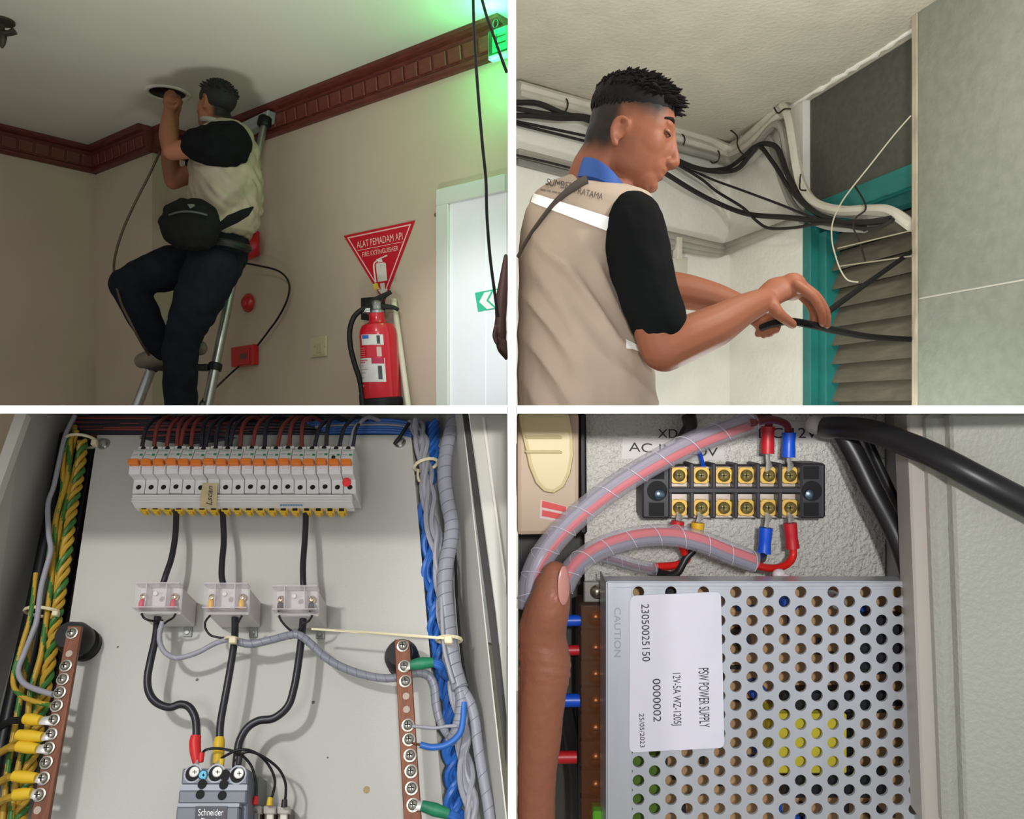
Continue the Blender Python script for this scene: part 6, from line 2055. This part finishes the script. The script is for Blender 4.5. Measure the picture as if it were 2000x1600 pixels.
mk('tab_screw', lathe(P(1166, 1156, 1.199), NF, [(14 * m4(1.2), 0), (13 * m4(1.2), .004), (8 * m4(1.2), .008), (2 * m4(1.2), .009)], 18), mat('screw_warm', (176, 164, 146), .25, .9), mt4, True)
for lab, m_, x0, x1, y, r_ in (('upper blue sleeve plugged into the amber terminals', slb, 1100, 1134, 1212, 11), ('upper red sleeve plugged into the amber terminals', slr, 1100, 1131, 1270, 10), ('lower blue sleeve plugged into the amber terminals', slb, 1092, 1132, 1368, 13), ('lower red sleeve plugged into the amber terminals', slr, 1080, 1126, 1479, 12)):
    o = mk('terminal_sleeve', tube([P(x0 - 40, y + 6, 1.2), P(x0, y + 1, 1.2), P(x1, y, 1.2)], [r_ * .6 * m4(1.2), r_ * m4(1.2), r_ * m4(1.2)], 14, 3), m_, None, True)
    tag(o, lab, 'sleeve')
wire('dark cable dropping behind the thumb beside the amber terminals', [P(1105, 1380, 1.22), P(1118, 1450, 1.225), P(1128, 1520, 1.225), P(1130, 1612, 1.225)], .012, wblk)
o = mk('green_connector', pb(1158, 1586, 1184, 1740, 1.19, 1.16), mat('connector_green', (96, 170, 40), .4), None, bevel=.002)
tag(o, 'small bright green connector at the bottom below the amber terminals', 'connector')

# ---- thumb and hand holding the tube
hd = root('person', P(1060, 1614, 1.0), 'thumb and side of a hand holding the clear spiral tube at the left', 'person')
skin4 = attr_mat('skin_thumb', (140, 88, 66), (186, 128, 116), .5, 'nail', bump=.12, bscale=120)
T4 = lambda x, y, d: P(x, y, d)
k4 = m4(1.0)
nc = T4(1096, 1142, .965)


def nailv(p):
    r_ = p - nc
    e_ = (r_.x / .0125) ** 2 + (r_.z / .026) ** 2
    return (1 - sstep(e_, .7, 1.1)) if r_.y < .012 else 0.0


thumb = J(limb([T4(1084, 1120, 1.0), T4(1080, 1146, 1.0), T4(1072, 1190, 1.0), T4(1062, 1240, 1.01), T4(1068, 1300, 1.01), T4(1060, 1360, 1.01), T4(1054, 1450, 1.01), T4(1048, 1540, 1.01), T4(1048, 1760, 1.01)],
               [26 * k4, 36 * k4, 42 * k4, 44 * k4, 50 * k4, 46 * k4, 42 * k4, 38 * k4, 38 * k4], 4, 18),
          limb([T4(1062, 1160, 1.005), T4(1044, 1210, 1.01), T4(1036, 1280, 1.015), T4(1036, 1760, 1.02)], [24 * k4, 27 * k4, 25 * k4, 25 * k4]),
          limb([T4(1050, 1290, 1.05), T4(1052, 1400, 1.07), T4(1052, 1760, 1.08)], [36 * k4, 36 * k4, 36 * k4]),
          limb([T4(1056, 1330, 1.10), T4(1068, 1240, 1.13), T4(1086, 1160, 1.125), T4(1080, 1110, 1.10)], [22 * k4, 21 * k4, 18 * k4, 14 * k4]),
          limb([T4(1052, 1380, 1.13), T4(1060, 1280, 1.165), T4(1066, 1200, 1.165), T4(1056, 1150, 1.13)], [22 * k4, 21 * k4, 18 * k4, 14 * k4]),
          limb([T4(1048, 1440, 1.16), T4(1050, 1340, 1.19), T4(1050, 1260, 1.19), T4(1042, 1210, 1.15)], [20 * k4, 19 * k4, 17 * k4, 13 * k4]),
          limb([T4(1044, 1500, 1.18), T4(1042, 1400, 1.21), T4(1042, 1330, 1.21), T4(1038, 1290, 1.18)], [18 * k4, 17 * k4, 15 * k4, 11 * k4]))


def creases(co, nn):
    y_ = 800 - co.z / co.y * F
    x_ = 1000 + co.x / co.y * F
    s_ = 0.0
    for yc, wd_, am in ((1268, 5, .0014), (1284, 4, .0010), (1302, 6, .0018), (1322, 4, .0012), (1338, 4, .0008), (1215, 3, .0005)):
        s_ -= am * math.exp(-((y_ - yc - .12 * (x_ - 1060) + 3 * mnoise.noise(co * 60)) / wd_) ** 2)
    return s_ + .0006 * mnoise.noise(co * 90)


blob('hand', thumb, skin4, hd, .0036, 8, .5, {'nail': nailv}, creases)
mk('thumbnail', ball(T4(1101, 1144, .977), (15 * k4, 5 * k4, 38 * k4), (V((.80, .60, 0)), V((-.60, .80, 0)), Z)), mat('nail', (190, 132, 122), .28), hd, True)
